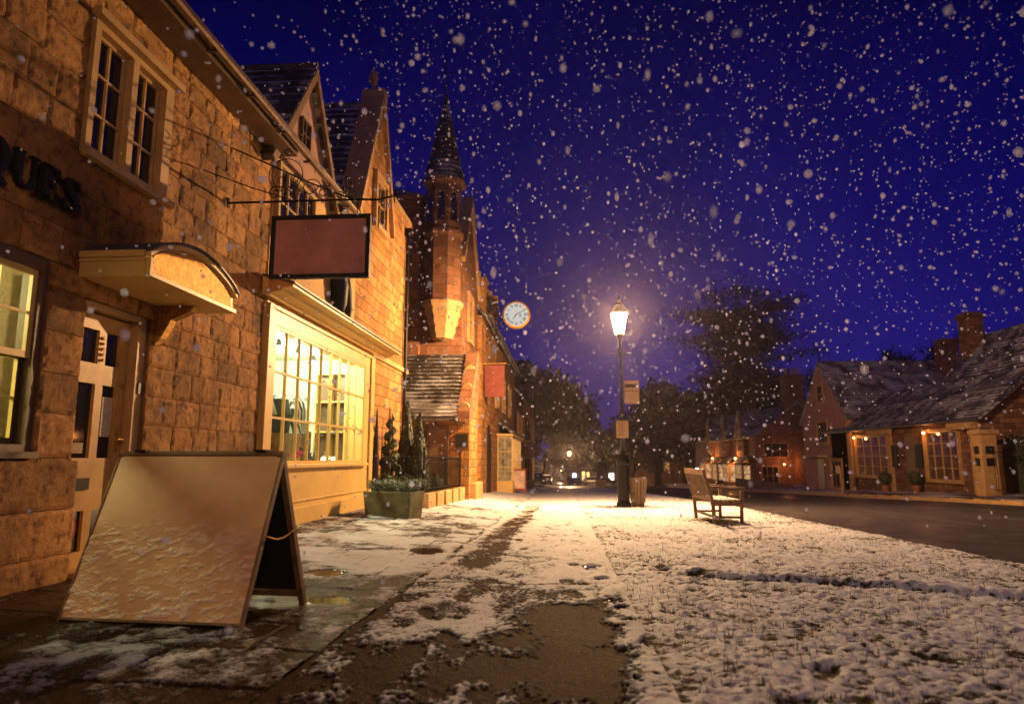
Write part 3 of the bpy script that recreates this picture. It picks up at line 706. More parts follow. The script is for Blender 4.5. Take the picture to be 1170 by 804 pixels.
# ---------------------------------------------------------------- hanging sign and iron bracket
sg = thing('hanging_sign', (-3.99, 7.6, 3.99), 'blank reddish hanging signboard in a black frame under scrolled ironwork', 'sign')
Yb = 7.6
ir = M(); ir.tube([(-4.0,Yb,3.99),(-2.35,Yb,3.99),(-2.15,Yb,3.98),(-2.02,Yb,4.01),(-1.92,Yb,4.03),(-1.86,Yb,4.0)], [.014,.014,.014,.011,.008,.004], 8)
ir.box(-4.0, -3.98, Yb-.025, Yb+.025, 3.93, 4.05)
ir.tube([(-4.0,Yb,4.70),(-3.5,Yb,4.46),(-3.0,Yb,4.22),(-2.6,Yb,4.05),(-2.45,Yb,4.0)], .009)
ir.tube([(-4.0,Yb-.6,4.15),(-3.6,Yb-.3,4.06),(-3.2,Yb,4.0)], .007)
ir.build('bracket', m_iron, sg)
scr = M()
for c, r, a0, tn, r1 in (((-3.30,4.32),.215,-.4,1.02,.20),((-3.36,4.25),.10,2.0,1.4,.02),((-3.18,4.27),.07,.5,1.5,.015),((-3.42,4.10),.10,-.6,1.6,.015),((-3.19,4.10),.105,PI+.5,-1.6,.015),
                         ((-2.98,4.15),.13,-.3,1.5,.02),((-2.83,4.10),.09,PI,-1.5,.015),((-2.62,4.05),.05,0,1.4,.01),((-2.46,4.05),.045,PI,-1.4,.01),((-3.29,4.62),.055,-PI/2,1.3,.015)):
    scr.tube(spiral(c, r, r1, a0, tn, 30, y=Yb), .0065, 5)
scr.tube([(-2.55,Yb,4.0),(-2.53,Yb,4.12),(-2.56,Yb,4.24)], .006, 5)
for dx, dz in ((0,.27),(-.06,.20),(.06,.20),(-.03,.13),(.05,.12)): scr.ico((-2.55+dx, Yb, 4.0+dz), .018, 1, (1,.4,1.3))
for a in (-3.28,-3.05,-2.72): scr.ico((a, Yb, 4.09), .02, 1)
scr.build('scrollwork', m_iron, sg, smooth=True)
for a in (-3.28,-2.40): hk = M(); hk.tube([(a,Yb,3.98),(a,Yb,3.80)], .006, 5); hk.build('hook', m_iron, sg)
bf = M(); x0, x1, z0, z1 = -3.43, -2.23, 3.03, 3.80
for a, b, c, d in ((x0, x0+.05, z0, z1), (x1-.05, x1, z0, z1), (x0+.05, x1-.05, z0, z0+.05), (x0+.05, x1-.05, z1-.05, z1)): bf.box(a, b, Yb-.035, Yb+.035, c, d)
bf.build('frame', m_black, sg, bevel=.004)
M().box(x0+.05, x1-.05, Yb-.015, Yb+.015, z0+.05, z1-.05).build('signboard', simple('faded_red_board', (.72,.34,.25), .55, scale=1.8, var=.22, bs=.2), sg)

# ---------------------------------------------------------------- shop with the lit window
sh = thing('cream_shop', (-4, 11, 0), 'cream shop with a wide lit small-paned window under a pink gable', 'building')
SY0, SY1, SZ0, SZ1 = 9.12, 13.5, .86, 2.80
wl = M(); holes(wl, -4.3, -3.98, 8.81, 14.1, -.4, 3.10, [(SY0, SY1, SZ0, SZ1)]); wl.build('shopfront', m_cream, sh)
wu = M(); wu.box(-4.3, -4.0, 8.81, 12.7, 3.10, 5.25); wu.box(-9, -4.3, 14.1, 14.2, -.3, 5.2); wu.build('wall', m_plaster, sh)
tr = M(); tr.box(-3.979, -3.93, 8.815, 14.1, -.4, .22); tr.box(-3.979, -3.88, SY0-.1, SY1+.12, SZ0-.055, SZ0-.003)
tr.box(-3.979, -3.94, 8.815, 8.98, .22, 3.05); tr.box(-3.979, -3.94, 13.86, 14.1, .22, 3.05); tr.box(-3.979, -3.95, 8.98, 13.86, 3.0, 3.05)
tr.box(-3.979,-3.955, 9.02, 13.8, .30, .33)
tr.build('panelling', m_cream, sh, bevel=.006)
cn = M()
cn.prism([(-3.98,3.36),(-3.98,3.12),(-3.88,3.10),(-3.86,3.14),(-3.72,3.16),(-3.70,3.20),(-3.56,3.21),(-3.56,3.245)], 8.62, 14.75, 'xz'); cn.build('canopy', m_cream, sh)
cl_ = M(); cl_.prism([(-3.98,3.395),(-3.98,3.365),(-3.53,3.247),(-3.53,3.275)], 8.6, 14.77, 'xz'); cl_.build('canopy_cover', m_lead, sh)
# glazing
TS = XP(-4.02); gf = M(TS); NC = 9
gf.box(SY0, SY0+.05, -.03, .03, SZ0, SZ1); gf.box(SY1-.05, SY1, -.03, .03, SZ0, SZ1); gf.box(SY0+.05, SY1-.05, -.03, .03, SZ0, SZ0+.05); gf.box(SY0+.05, SY1-.05, -.03, .03, SZ1-.05, SZ1)
for i in range(1, NC): a = SY0+(SY1-SY0)*i/NC; gf.box(a-.014, a+.014, -.02, .022, SZ0+.05, SZ1-.05)
for i in (1, 2): z = SZ0+(SZ1-SZ0)*i/3; gf.box(SY0+.05, SY1-.05, -.02, .0205, z-.016, z+.016)
sw = gf.build('shop_window', m_cream, sh)
M(TS).add([(SY0+.03,-.005,SZ0+.03),(SY1-.03,-.005,SZ0+.03),(SY1-.03,-.005,SZ1-.03),(SY0+.03,-.005,SZ1-.03)], [(0,1,2,3)]).build('pane', m_glass, sw, recalc=False)
ro = M(); a, b, c, d = 8.95, 14.05, .3, 3.0
ro.box(-7.6, -7.55, a, b, c, d); ro.box(-7.55, -4.31, a-.1, a, c, d); ro.box(-7.55, -4.31, b-.02, b, c, d); ro.box(-7.55, -4.31, a, b-.02, d, d+.05); ro.box(-7.55, -4.31, a, b-.02, c-.05, c)
ro.build('room', simple('pale_green_wall', (.68,.70,.58), .7, scale=1.5, var=.05, bs=.1), sh)
sf = M(); sf.box(-5.1, -4.32, 8.96, 14.0, .72, .80); sf.build('display_shelf', m_cream, sh)
for i, (x, y) in enumerate(((-4.78,11.1),(-4.80,12.0),(-4.86,12.95))):
    s = thing('ceiling_spotlight', (x, y, 2.95), ['bright ceiling spotlight nearest the left end of the shop window','middle ceiling spotlight of the three in the shop window','bright ceiling spotlight farthest along the shop window'][i], 'spotlight', 'spotlights in the shop window')
    M().lathe([(.0,.0),(.03,.0),(.045,-.10),(.05,-.12),(.0,-.12)], (x,y,2.95), 12).build('housing', m_lead, s)
    M().ico((x,y,2.80), .04, 2).build('bulb', emit('spot_glow', (1,1,.75), 60, .3) if i == 0 else bpy.data.materials['spot_glow'], s, smooth=True)
    plight('spot_light', (x,y,2.76), 170, (.97,1.0,.66), .05, s)
# things inside
def interior(name, m, mat, label, cat, at): return tag(m.build(name, mat, at=at, smooth=False), label, cat)
dr = M(); dr.box(-4.95, -4.33, 13.62, 14.02, .8, 2.66); interior('dark_cabinet', dr, m_brown, 'tall dark cabinet standing at the far end of the shop interior', 'cabinet', (-4.6,13.8,.8))
dw = M()
for z in (.82, 1.45, 2.05, 2.62): dw.box(-4.97, -4.34, 13.42, 13.615, z, z+.03)
for x in (-4.97, -4.66, -4.36): dw.box(x, x+.025, 13.425, 13.61, .85, 2.62)
interior('shelf_unit', dw, m_cream, 'white shelf unit in front of the dark cabinet at the shop window end', 'shelves', (-4.65,13.5,.8))
# striped garment on hanger stand
gs = thing('hanging_garment', (-4.62, 11.65, .80), 'black and white patterned coat on a hanger in the shop window', 'clothing')
mm, t, b = newmat('patterned_cloth'); wv = nd(t, 'ShaderNodeTexWave', wave_type='RINGS'); wv.inputs['Scale'].default_value = 3.2; wv.inputs['Distortion'].default_value = 5
t.links.new(geo(t), wv.inputs['Vector']); t.links.new(ramp(t, wv.outputs['Fac'], [(.48,(.01,.01,.01)),(.56,(.6,.6,.55))]), b.inputs['Base Color'])
prof = [(.05,.70),(.22,.62),(.27,.45),(.25,.25),(.30,.0)]
cv = []; fc = []; n = 20
for i, (r, h) in enumerate(prof):
    for k in range(n):
        q = 2*PI*k/n; rr = r*(1+.10*math.sin(5*q+i)); cv.append((-4.62+rr*.45*math.cos(q), 11.65+rr*math.sin(q), 1.36+h*.9))
for i in range(len(prof)-1):
    for k in range(n): fc.append((i*n+k, i*n+(k+1)%n, (i+1)*n+(k+1)%n, (i+1)*n+k))
g1 = M(); g1.add(cv, fc); g1.build('coat', mm, gs, smooth=True)
h_ = M(); h_.tube([(-4.62,11.65,.80),(-4.62,11.65,2.02),(-4.62,11.69,2.08),(-4.62,11.65,2.12),(-4.62,11.61,2.08)], .01); h_.tube([(-4.62,11.43,1.94),(-4.62,11.65,2.03),(-4.62,11.87,1.94)], .012); h_.build('stand', m_black, gs)
bg_ = M(); bg_.lathe([(.0,0),(.2,0),(.22,.3),(.17,.55),(.07,.62),(0,.64)], (-4.70,11.0,1.36), 16); bg_.build('x', m_black); o = bpy.data.objects['x']; o.name = 'dark_bust'; tag(o, 'dark rounded mannequin bust left of the patterned coat', 'mannequin')
ms = M(); ms.box(-4.95,-4.55,10.8,11.2,.80,1.35); tag(ms.build('display_plinth', m_wood, at=(-4.70,11.0,.8)), 'wooden box carrying the dark bust in the shop window', 'box')
lp = thing('table_lamp', (-4.62, 10.25, .80), 'table lamp with a cream shade at the left end of the shop window', 'lamp')
M().lathe([(.22,.0),(.12,.30),(.119,.30),(.219,.0)], (-4.62,10.25,1.62), 20).build('lamp_shade', simple('shade_cloth', (.8,.75,.6), .8), lp, smooth=True)
M().lathe([(0,0),(.1,0),(.1,.02),(.03,.05),(.06,.25),(.06,.4),(.015,.5),(.015,.84),(0,.84)], (-4.62,10.25,.80), 14).build('base', m_gold, lp, smooth=True)
cb = M(); cb.box(-5.0,-4.70,10.3,11.1,.80,1.36); tag(cb.build('small_chest', simple('warm_pine', (.5,.28,.08), .5), at=(-4.6,9.85,.8), bevel=.01), 'small warm pine chest on the window shelf at left', 'chest')
fl = thing('flower_vase', (-4.5, 11.4, .80), 'pink flowers in a pale vase on the shop window shelf', 'flowers')
M().lathe([(0,0),(.05,0),(.07,.06),(.05,.14),(.055,.16)], (-4.5,11.4,.80), 12).build('vase', m_cream, fl, smooth=True)
fm = M()
for k in range(26): fm.ico((-4.5+random.gauss(0,.05), 11.4+random.gauss(0,.07), 1.02+random.gauss(0,.035)), .022, 1)
fm.build('blossom', simple('pink_petals', (.7,.08,.25), .6), fl)
for i, (y, h, r, lab) in enumerate(((11.75,.34,.10,'dark brown jug on the window shelf beside the pink flowers'),(12.1,.24,.12,'squat dark bowl in the middle of the window shelf'),(12.5,.42,.08,'slim dark vase on the window shelf right of the bowl'),(13.0,.28,.11,'round dark pot near the right side of the window shelf'))):
    v = M(); v.lathe([(0,0),(r*.6,0),(r,h*.35),(r*.8,h*.6),(r*.35,h*.8),(r*.45,h),(0,h)], (-4.55,y,.80), 16)
    tag(v.build(['jug','bowl','slim_vase','pot'][i], [m_brown,m_black,m_wood,m_brown][i], at=(-4.55,y,.8), smooth=True), lab, 'ornament')
for i, y in enumerate((12.75,13.3)):
    v = M(); v.ico((-4.5,y,.92), .06, 2); v.lathe([(0,0),(.05,0),(.02,.03),(.02,.06),(0,.06)], (-4.5,y,.80), 10)
    tag(v.build('glass_lamp', emit('small_warm_glow', (1,.95,.7), 3), at=(-4.5,y,.8), smooth=True), ['small glowing globe lamp low in the middle of the shop window','small glowing globe lamp low at the right of the shop window'][i], 'lamp', 'small glowing lamps in the shop window')
pb = M(); pb.box(-4.98,-4.93,11.3,13.2,.8,1.46); tag(pb.build('painting_stack', simple('mottled_canvas', (.18,.09,.06), .5, scale=7, var=.8), at=(-5.3,11,.8)), 'mottled brown framed canvas leaning behind the window ornaments', 'painting')
# gable dormer over the shop
gb = M(); gb.prism([(8.62,5.26),(11.18,5.26),(9.90,7.02)], -4.25, -3.99); gb.build('gable', m_pink, sh)
gr = M(); roof(gr, (-3.86,8.42,5.0), (-9.5,8.42,5.0), (-9.5,9.90,7.18), (-3.86,9.90,7.18), .19); roof(gr, (-3.86,11.38,5.0), (-9.5,11.38,5.0), (-9.5,9.90,7.18), (-3.86,9.90,7.18), .19)
gr.build('roof', m_roofs, sh)
rb = M(); rb.tube([(-3.86,9.9,7.2),(-9.5,9.9,7.2)], .05, 8); rb.build('ridge', m_lead, sh)
bg2 = M()
for s in (-1, 1): bg2.prism([(9.9,7.14),(9.9,6.94),(9.9+s*1.36,4.92),(9.9+s*1.46,5.0)], -3.90, -3.85)
bg2.build('bargeboard', m_wood, sh)
window(sh, XP(-3.998), 8.90, 10.35, 4.0, 5.12, 4, 2, m_creamd, m_dglass, out=.06)
window(sh, XP(-3.988), 9.62, 9.98, 5.72, 6.18, 2, 2, m_brown, m_dglass, name='loft_window', out=.05, fw=.03)
r2 = M(); roof(r2, (-3.75,11.2,5.27), (-3.75,12.7,5.27), (-7.6,12.7,9.0), (-7.6,11.2,9.0)); r2.build('side_roof', m_roof, sh)
# furled cloth hanging on the wall
fc_ = thing('furled_banner', (-3.95, 11.6, 4.05), 'dark furled cloth hanging on the wall right behind the hanging sign', 'banner')
f = M(); f.tube([(-3.9,11.35,4.22),(-3.88,11.4,3.95),(-3.88,11.45,3.6),(-3.88,11.5,3.42)], [.10,.17,.13,.05], 8); f.tube([(-3.9,11.7,4.22),(-3.88,11.78,3.9),(-3.88,11.95,3.6),(-3.88,12.02,3.5)], [.10,.12,.08,.03], 8); f.build('cloth', m_black, fc_, smooth=True)
M().tube([(-4.0,11.55,4.2),(-3.8,11.55,4.26),(-3.8,11.2,4.26),(-3.8,11.9,4.26)], .012).build('rod', m_iron, fc_)

# ---------------------------------------------------------------- tall gabled house
th = thing('gabled_house', (-4.2, 15.5, 0), 'tall honey stone house with a steep gable and a finial beyond the cream shop', 'building')
BX = -4.2
g = M(); g.prism([(12.75,3.2),(14.25,3.2),(14.25,-.4),(18.1,-.4),(18.1,7.3),(16.2,7.3),(16.05,6.3),(14.93,9.15),(14.72,9.15),(13.3,5.9),(12.75,5.9)], -4.6, BX); g.build('wall', m_stone, th)
M().box(-9, -4.6, 17.9, 18.1, -.4, 7.2).build('side_wall', m_stone, th)
M().box(-9, BX, 12.70, 12.745, 3.2, 5.9).build('side_wall', m_stone, th)
c = M()
c.prism([(14.72,9.16),(14.72,9.42),(13.18,6.02),(13.3,5.9)], -4.62, BX+.10); c.prism([(14.93,9.16),(14.93,9.42),(16.16,6.45),(16.04,6.32)], -4.62, BX+.10)
c.box(-4.64, BX+.12, 14.70, 14.95, 9.15, 9.55); c.box(-4.64, BX+.06, 16.18, 18.12, 7.301, 7.45)
c.build('coping', m_dress, th)
M().lathe([(.0,.0),(.09,.0),(.06,.08),(.045,.15),(.10,.24),(.12,.36),(.07,.48),(.02,.56),(0,.62)], (-4.4,14.82,9.55), 10).build('finial', m_dress, th, smooth=True)
r_ = M(); roof(r_, (-4.6,13.1,6.0), (-10,13.1,6.0), (-10,14.82,9.3), (-4.6,14.82,9.3), .2); roof(r_, (-4.6,16.5,6.0), (-10,16.5,6.0), (-10,14.82,9.3), (-4.6,14.82,9.3), .2)
r_.build('roof', m_roof, th)
window(th, XP(BX), 14.5, 15.3, 6.2, 7.3, 2, 2, m_dress, m_dglass, out=.05, surround=.12)
db = M(); db.tube([(BX+.07,17.6,6.9),(BX+.07,17.6,.0)], .05, 8); db.box(BX+.0, BX+.18, 17.5, 17.7, 6.9, 7.1); db.build('downpipe', m_iron, th)
sc2 = M(); sc2.box(BX, BX+.06, 14.25, 18.1, 3.18, 3.30); sc2.build('string_course', m_dress, th, bevel=.01)

# ---------------------------------------------------------------- turret house and its lean-to porch
tu = thing('turret_house', (-3.2, 22, -.2), 'dark stone house with a corner turret and pointed spire', 'building')
a = M(); a.box(-8, -3.4, 21.2, 25.2, -1, 8.6); a.prism([(21.21,-.8),(25.19,-.8),(25.19,6.9),(22.95,9.9),(22.85,9.9),(21.21,7.4)], -3.4, -3.15); a.build('wall', m_stone2, tu)
a = M(); a.box(-5.4, -4.5, 20.95, 21.5, 3, 9.3); a.box(-5.45, -4.45, 20.9, 21.55, 9.3, 9.42); a.build('chimney', m_stone2, tu)
a = M(); a.prism([(22.9,10.1),(22.9,9.86),(25.2,6.85),(25.3,7.0)], -3.42, -3.05); a.prism([(22.88,10.1),(22.88,9.86),(21.1,7.2),(21.0,7.35)], -3.42, -3.05); a.build('coping', m_dress, tu)
a = M(); roof(a, (-3.3,21.2,8.4), (-8,21.2,8.4), (-8,23,11), (-3.6,23,10.0), .2); a.build('roof', m_roof, tu)
tc = (-3.72, 20.85, 0)
a = M(); a.lathe([(.0,4.55),(.34,4.62),(.36,4.72),(.42,4.85),(.42,5.0),(.50,5.12),(.50,5.28),(.57,5.40),(.57,5.56),(.66,5.66),(.68,5.76),(.60,5.82)], tc, 8, rot=.5); a.build('corbel', m_dress, tu)
a = M(); a.lathe([(.59,5.78),(.59,7.85),(.66,7.95),(.66,8.05),(.58,8.12)], tc, 8, rot=.5); a.build('turret', m_stone2, tu)
a = M(); a.lathe([(.57,8.12),(.57,9.5),(.62,9.58),(.72,9.66),(.72,9.76)], tc, 8, rot=.5); tt = a.build('turret_lantern', m_stone3, tu)
for k in range(8):
    q = 2*PI*k/8+PI/8*0; cx, cy = tc[0]+.53*math.cos(q), tc[1]+.53*math.sin(q); tx, ty = -math.sin(q), math.cos(q)
    if math.cos(q)*.2 - math.sin(q) < -.5: continue
    p = M(); pts = []
    for (s_, z) in ((-.11,8.35),(.11,8.35),(.11,9.1),(.06,9.24),(0,9.3),(-.06,9.24),(-.11,9.1)): pts.append((cx+tx*s_+math.cos(q)*.002, cy+ty*s_+math.sin(q)*.002, z))
    p.add(pts, [tuple(range(7))]); p.build('lancet_window', m_dglass, tt, recalc=False)
a = M(); a.lathe([(.74,9.74),(.62,10.1),(.42,11.0),(.22,12.0),(.05,12.85),(0,12.95)], tc, 8, rot=.5); sp = a.build('spire', m_roofd, tu)
a = M(); a.tube([(tc[0],tc[1],12.9),(tc[0],tc[1],14.1)], .018); a.tube([(tc[0]-.22,tc[1],13.6),(tc[0]+.22,tc[1],13.6)], .014); a.ico((tc[0],tc[1],13.15), .06, 1)
for dx, dz in ((-.22,13.6),(.22,13.6),(0,14.1)): a.ico((tc[0]+dx,tc[1],dz), .035, 1)
a.build('weather_cross', m_iron, sp)
window(tu, XP(-3.15), 22.4, 23.4, 4.9, 6.4, 2, 2, m_dress, m_dglass, surround=.12); window(tu, XP(-3.15), 22.4, 23.6, 1.6, 3.2, 2, 2, m_dress, m_dglass, surround=.12)
# porch
po = thing('porch', (-3.7, 19.8, -.1), 'lean-to porch with a dark tiled roof and plank door below the turret', 'porch')
a = M(); holes(a, 0, 1, 0, 1, 0, 1, []) if False else None
a.box(-4.75, -2.62, 19.25, 19.55, -.6, 2.15); a.box(-2.92, -2.62, 19.55, 21.19, -.6, 2.9); a.build('wall', m_stone, po)
a = M(); roof(a, (-4.75,18.85,2.05), (-2.95,18.85,2.05), (-2.95,20.75,4.12), (-4.75,20.75,4.12), .16, lift=.035); a.build('roof', m_roofd, po)
a = M(); a.prism([(18.95,1.95),(19.0,2.25),(20.75,4.2),(21.1,4.2),(21.1,2.9),(19.6,2.0)], -2.94, -2.58); a.build('verge_wall', m_stone2, po)
a = M()
for y, z in ((19.35,2.35),(19.9,2.95),(20.45,3.55)): a.lathe([(.0,0),(.15,0),(.17,.03),(.12,.05),(0,.03)], (-2.76, y-.26, z), 14, 'y')
a.build('carved_boss', m_dress, po)
M().box(-3.80, -3.28, 19.215, 19.249, -.15, 1.75).build('door', m_wood, po)
a = M(); a.box(-3.88, -3.81, 19.19, 19.249, -.2, 1.84); a.box(-3.27, -3.20, 19.19, 19.249, -.2, 1.84); a.box(-3.81, -3.27, 19.19, 19.249, 1.76, 1.84); a.build('door_frame', m_brown, po)
M().box(-3.02, -2.66, 19.205, 19.249, 1.25, 1.62).build('notice_board', m_black, po)
a = M(); a.box(-2.95, -2.45, 19.6, 21.2, -.6, .25); a.build('buttress', m_dress, po, bevel=.03)

# ---------------------------------------------------------------- further houses on the left
lh = thing('long_house', (-3.0, 33, -.8), 'long stone house beyond the turret with a bay shopfront and arched doorway', 'building')
a = M(); a.box(-9, -3.0, 25.21, 43.0, -2, 6.3); a.build('wall', m_stone, lh)
a = M(); roof(a, (-2.75,25.2,6.25), (-2.75,43,6.25), (-6,43,9.4), (-6,25.2,9.4)); a.build('roof', m_roof, lh)
a = M(); a.tube([(-2.68,25.2,6.28),(-2.68,43,6.28)], .07, 8); a.build('gutter', m_lead, lh)
for y, zt in ((26.0, 8.0), (30.5, 8.3)):
    a = M(); a.box(-3.6, -2.98, y, y+.9, 5.0, zt); a.box(-3.66, -2.92, y-.06, y+.96, zt-.4, zt-.3); a.box(-3.66, -2.92, y-.06, y+.96, zt-.12, zt); ch = a.build('chimney', m_stone, lh)
    a = M(); a.lathe([(.12,0),(.10,.35),(.08,.35)], (-3.3, y+.45, zt), 10); a.build('chimney_pot', m_dress, ch)
a = M(); pts = [(27.2,-.9),(27.2,1.5)]+[(27.9-.7*math.cos(PI*i/10), 1.5+.8*math.sin(PI*i/10)) for i in range(11)]+[(28.6,-.9)]
a.prism(pts, -2.999, -2.97); a.build('doorway', m_black, lh)
for y in (30.5, 34.0, 38.0): window(lh, XP(-3.0), y, y+1.3, 3.3, 4.9, 2, 3, m_dress, m_dglass, surround=.14)
m_warm = litwin('warm_lit_window', (1.0,.50,.16), .45)
bay = M(); bay.prism([(-3.0,31.5),(-2.3,31.8),(-2.3,38.2),(-3.0,38.5)], -1.3, -.15, 'xy'); bay.prism([(-3.0,31.3),(-2.15,31.6),(-2.15,38.4),(-3.0,38.7)], 1.95, 2.05, 'xy'); bb = bay.build('bay_front', m_cream, lh)
a = M(); roof(a, (-2.1,31.4,2.05), (-2.1,38.6,2.05), (-3.0,38.0,2.65), (-3.0,32.0,2.65)); a.build('bay_roof', m_roof, bb)
for i in range(5): y = 31.9+i*1.26; window(lh, XP(-2.34), y, y+1.2, -.15, 1.93, 2, 3, m_cream, m_warm, name='bay_window')
a = M(YN(31.8)); window(lh, lambda a_, d, z: (-3.0+a_*.7, 31.5+a_*.3-d, z), 0.02, .98, -.15, 1.93, 2, 3, m_cream, m_warm, name='bay_window')
fh = thing('end_house', (-3.0, 52, -1.4), 'narrow reddish stone house with a projecting bay at the far end of the left row', 'building')
a = M(); a.box(-9, -3.0, 43.1, 66, -3, 5.2); a.prism([(-3.0,52),(-2.35,52.5),(-2.35,56.5),(-3.0,57)], -3, 5.0, 'xy'); a.build('wall', m_stone3, fh)
a = M(); roof(a, (-2.75,43.05,5.15), (-2.75,66,5.15), (-6,66,8.2), (-6,43.05,8.2)); a.build('roof', m_roof, fh)
for z in (-.8, 2.2): 
    for y in (45.5, 49, 60): window(fh, XP(-3.0), y, y+1.3, z, z+1.7, 2, 2, m_dress, m_dglass, surround=.14)
    window(fh, lambda a_, d, z_: (-3.0+a_*.65, 52+a_*.5-d, z_), .15, .85, z, z+1.8, 2, 2, m_dress, m_dglass, name='bay_window')
    window(fh, XP(-2.35), 53, 56, z, z+1.8, 4, 2, m_dress, m_warm if z < 0 else m_dglass, name='bay_window')

# clock on its iron bracket
ck = thing('street_clock', (-3.0, 26.5, 6.55), 'round white lit clock with roman numerals on a bracket high on the left row', 'clock')
CX, CY, CZ = -1.77, 26.5, 6.55
M().lathe([(0,-.12),(.50,-.12),(.55,-.09),(.55,.09),(.50,.12),(0,.12)], (CX,CY,CZ), 40, 'y').build('case', m_gold, ck)
M().lathe([(0,-.126),(.47,-.126),(.47,-.121),(0,-.121)], (CX,CY,CZ), 40, 'y').build('dial', emit('dial_glow', (.80,.80,.74), .72), ck)
a = M()
def num(m, s, ang):
    R0 = .37; wd = {'I':.035,'V':.07,'X':.07}; tot = sum(wd[c] for c in s); x = -tot/2
    def P(u, v): return (CX+(u*math.cos(ang)+(R0+v)*math.sin(ang)), CZ+(-u*math.sin(ang)+(R0+v)*math.cos(ang)))
    for c in s:
        W_ = wd[c]; xm = x+W_/2
        if c == 'I': m.stroke([P(xm,-.055),P(xm,.055)], .018, CY-.131, CY-.127, 'xz')
        if c == 'V': m.stroke([P(xm-.025,.055),P(xm,-.055)], .02, CY-.131, CY-.127, 'xz'); m.stroke([P(xm,-.055),P(xm+.025,.055)], .01, CY-.1315, CY-.1275, 'xz')
        if c == 'X': m.stroke([P(xm-.025,.055),P(xm+.025,-.055)], .02, CY-.131, CY-.127, 'xz'); m.stroke([P(xm-.025,-.055),P(xm+.025,.055)], .01, CY-.1315, CY-.1275, 'xz')
        x += W_
for i, s in enumerate(('XII','I','II','III','IIII','V','VI','VII','VIII','IX','X','XI')): num(a, s, 2*PI*i/12)
a.build('numerals', m_black, ck)
a = M(); q = R(62); a.stroke([(CX,CZ),(CX+.34*math.sin(q),CZ+.34*math.cos(q))], [.035,.012], CY-.140, CY-.134, 'xz'); q = R(212); a.stroke([(CX,CZ),(CX+.25*math.sin(q),CZ+.25*math.cos(q))], [.04,.016], CY-.147, CY-.141, 'xz'); a.build('hands', m_black, ck)
a = M(); a.tube([(-3.0,CY,6.55),(-2.3,CY,6.55)], .03); a.tube([(-3.0,CY,7.3),(-2.2,CY,6.75)], .02); a.tube([(-3.0,CY,5.4),(-2.6,CY,5.75),(-2.3,CY,6.45)], .02)
for c, r, t0, tn in (((-2.8,6.8),.2,0,1.5),((-2.55,6.7),.14,PI,-1.5),((-2.8,6.2),.22,1,1.6),((-2.55,6.25),.16,3,-1.5),((-2.85,5.8),.15,2,1.5),((-2.6,6.0),.12,0,1.4)): a.tube(spiral(c, r, .02, t0, tn, 26, y=CY), .016, 5)
a.lathe([(.05,0),(.05,.1),(0,.18)], (CX,CY,CZ+.55), 8); a.build('bracket', m_iron, ck)
# red blade sign
rs = thing('blade_sign', (-3.0, 25.8, 3.9), 'plain dark red hanging board below the street clock', 'sign')
M().box(-3.0+.06, -2.18, 25.77, 25.83, 3.25, 4.45).build('board', simple('dark_red_board', (.20,.045,.03), .5), rs)
M().tube([(-3.0,25.8,4.52),(-2.1,25.8,4.52)], .018).build('rail', m_gold, rs)
# small A-board further along
ab = thing('menu_board', (-2.2, 33, gz(-2.2,33)), 'small red framed menu board with a pale poster near the far shopfront', 'sign board')
z0 = gz(-2.2, 33)
a = M(); a.bar((-2.62,32.8,z0),(-2.62,32.95,z0+1.15),.07,.05); a.bar((-1.78,32.8,z0),(-1.78,32.95,z0+1.15),.07,.05); a.bar((-2.62,32.945,z0+1.1),(-1.78,32.945,z0+1.1),.05,.09); a.bar((-2.62,32.82,z0+.18),(-1.78,32.82,z0+.18),.05,.09); a.build('frame', simple('red_frame', (.30,.04,.03), .45), ab)
M().add([(-2.6,32.84,z0+.2),(-1.8,32.84,z0+.2),(-1.8,32.95,z0+1.08),(-2.6,32.95,z0+1.08)], [(0,1,2,3)]).build('poster', simple('pale_poster', (.6,.42,.33), .5, scale=5, var=.35), ab, recalc=False)
a = M(); a.bar((-2.62,33.3,z0),(-2.62,32.98,z0+1.12),.05); a.bar((-1.78,33.3,z0),(-1.78,32.98,z0+1.12),.05); a.build('rear_leg', m_wood, ab)

# ---------------------------------------------------------------- big sandwich board
bx0, by0, yaw, Wd, hh, sp_ = -1.885, 4.045, -.073, 1.20, 1.055, .88
bz = gz(-2.3, 4.3)-.005
sb = thing('sandwich_board', (bx0, by0, bz), 'large blank sandwich board with frost on its lower half on the wet pavement', 'sign board', rz=0)
cy_, sy_ = math.cos(yaw), math.sin(yaw)
def TB(a, d, z): return (bx0 + a*cy_ - d*sy_, by0 + a*sy_ + d*cy_, bz+z)     # a along the board, d backwards
def panel(m, a0, a1, s0, s1, t0, t1, back=False):
    # s runs up the slope 0..1, t is thickness out of the face
    L = math.hypot(sp_/2, hh); nx, nz = -hh/L, sp_/2/L
    vs = []
    for a in (a0, a1):
        for s in (s0, s1):
            for t in (t0, t1):
                d = s*sp_/2 + nx*t; z = s*hh + nz*t
                if back: d = sp_ - d
                vs.append((a, d, z))
    m.add(vs, [(0,1,3,2),(4,6,7,5),(0,4,5,1),(2,3,7,6),(0,2,6,4),(1,5,7,3)])
fr = M(TB)
panel(fr, -Wd, -Wd+.014, .0, 1.0, -.035, .010); panel(fr, -.014, 0, .0, 1.0, -.035, .010); panel(fr, -Wd+.014, -.014, .035, .050, -.03, .009); panel(fr, -Wd+.014, -.014, .985, 1.0, -.03, .009)
fr.build('front_frame', m_wood, sb, bevel=.003)
fr = M(TB)
panel(fr, -Wd, -Wd+.04, .0, .995, -.035, .012, True); panel(fr, -.04, 0, .0, .995, -.035, .012, True); panel(fr, -Wd+.04, -.04, .06, .10, -.03, .011, True); panel(fr, -Wd+.04, -.04, .96, .995, -.03, .011, True)
fr.build('rear_frame', m_wood, sb, bevel=.003)
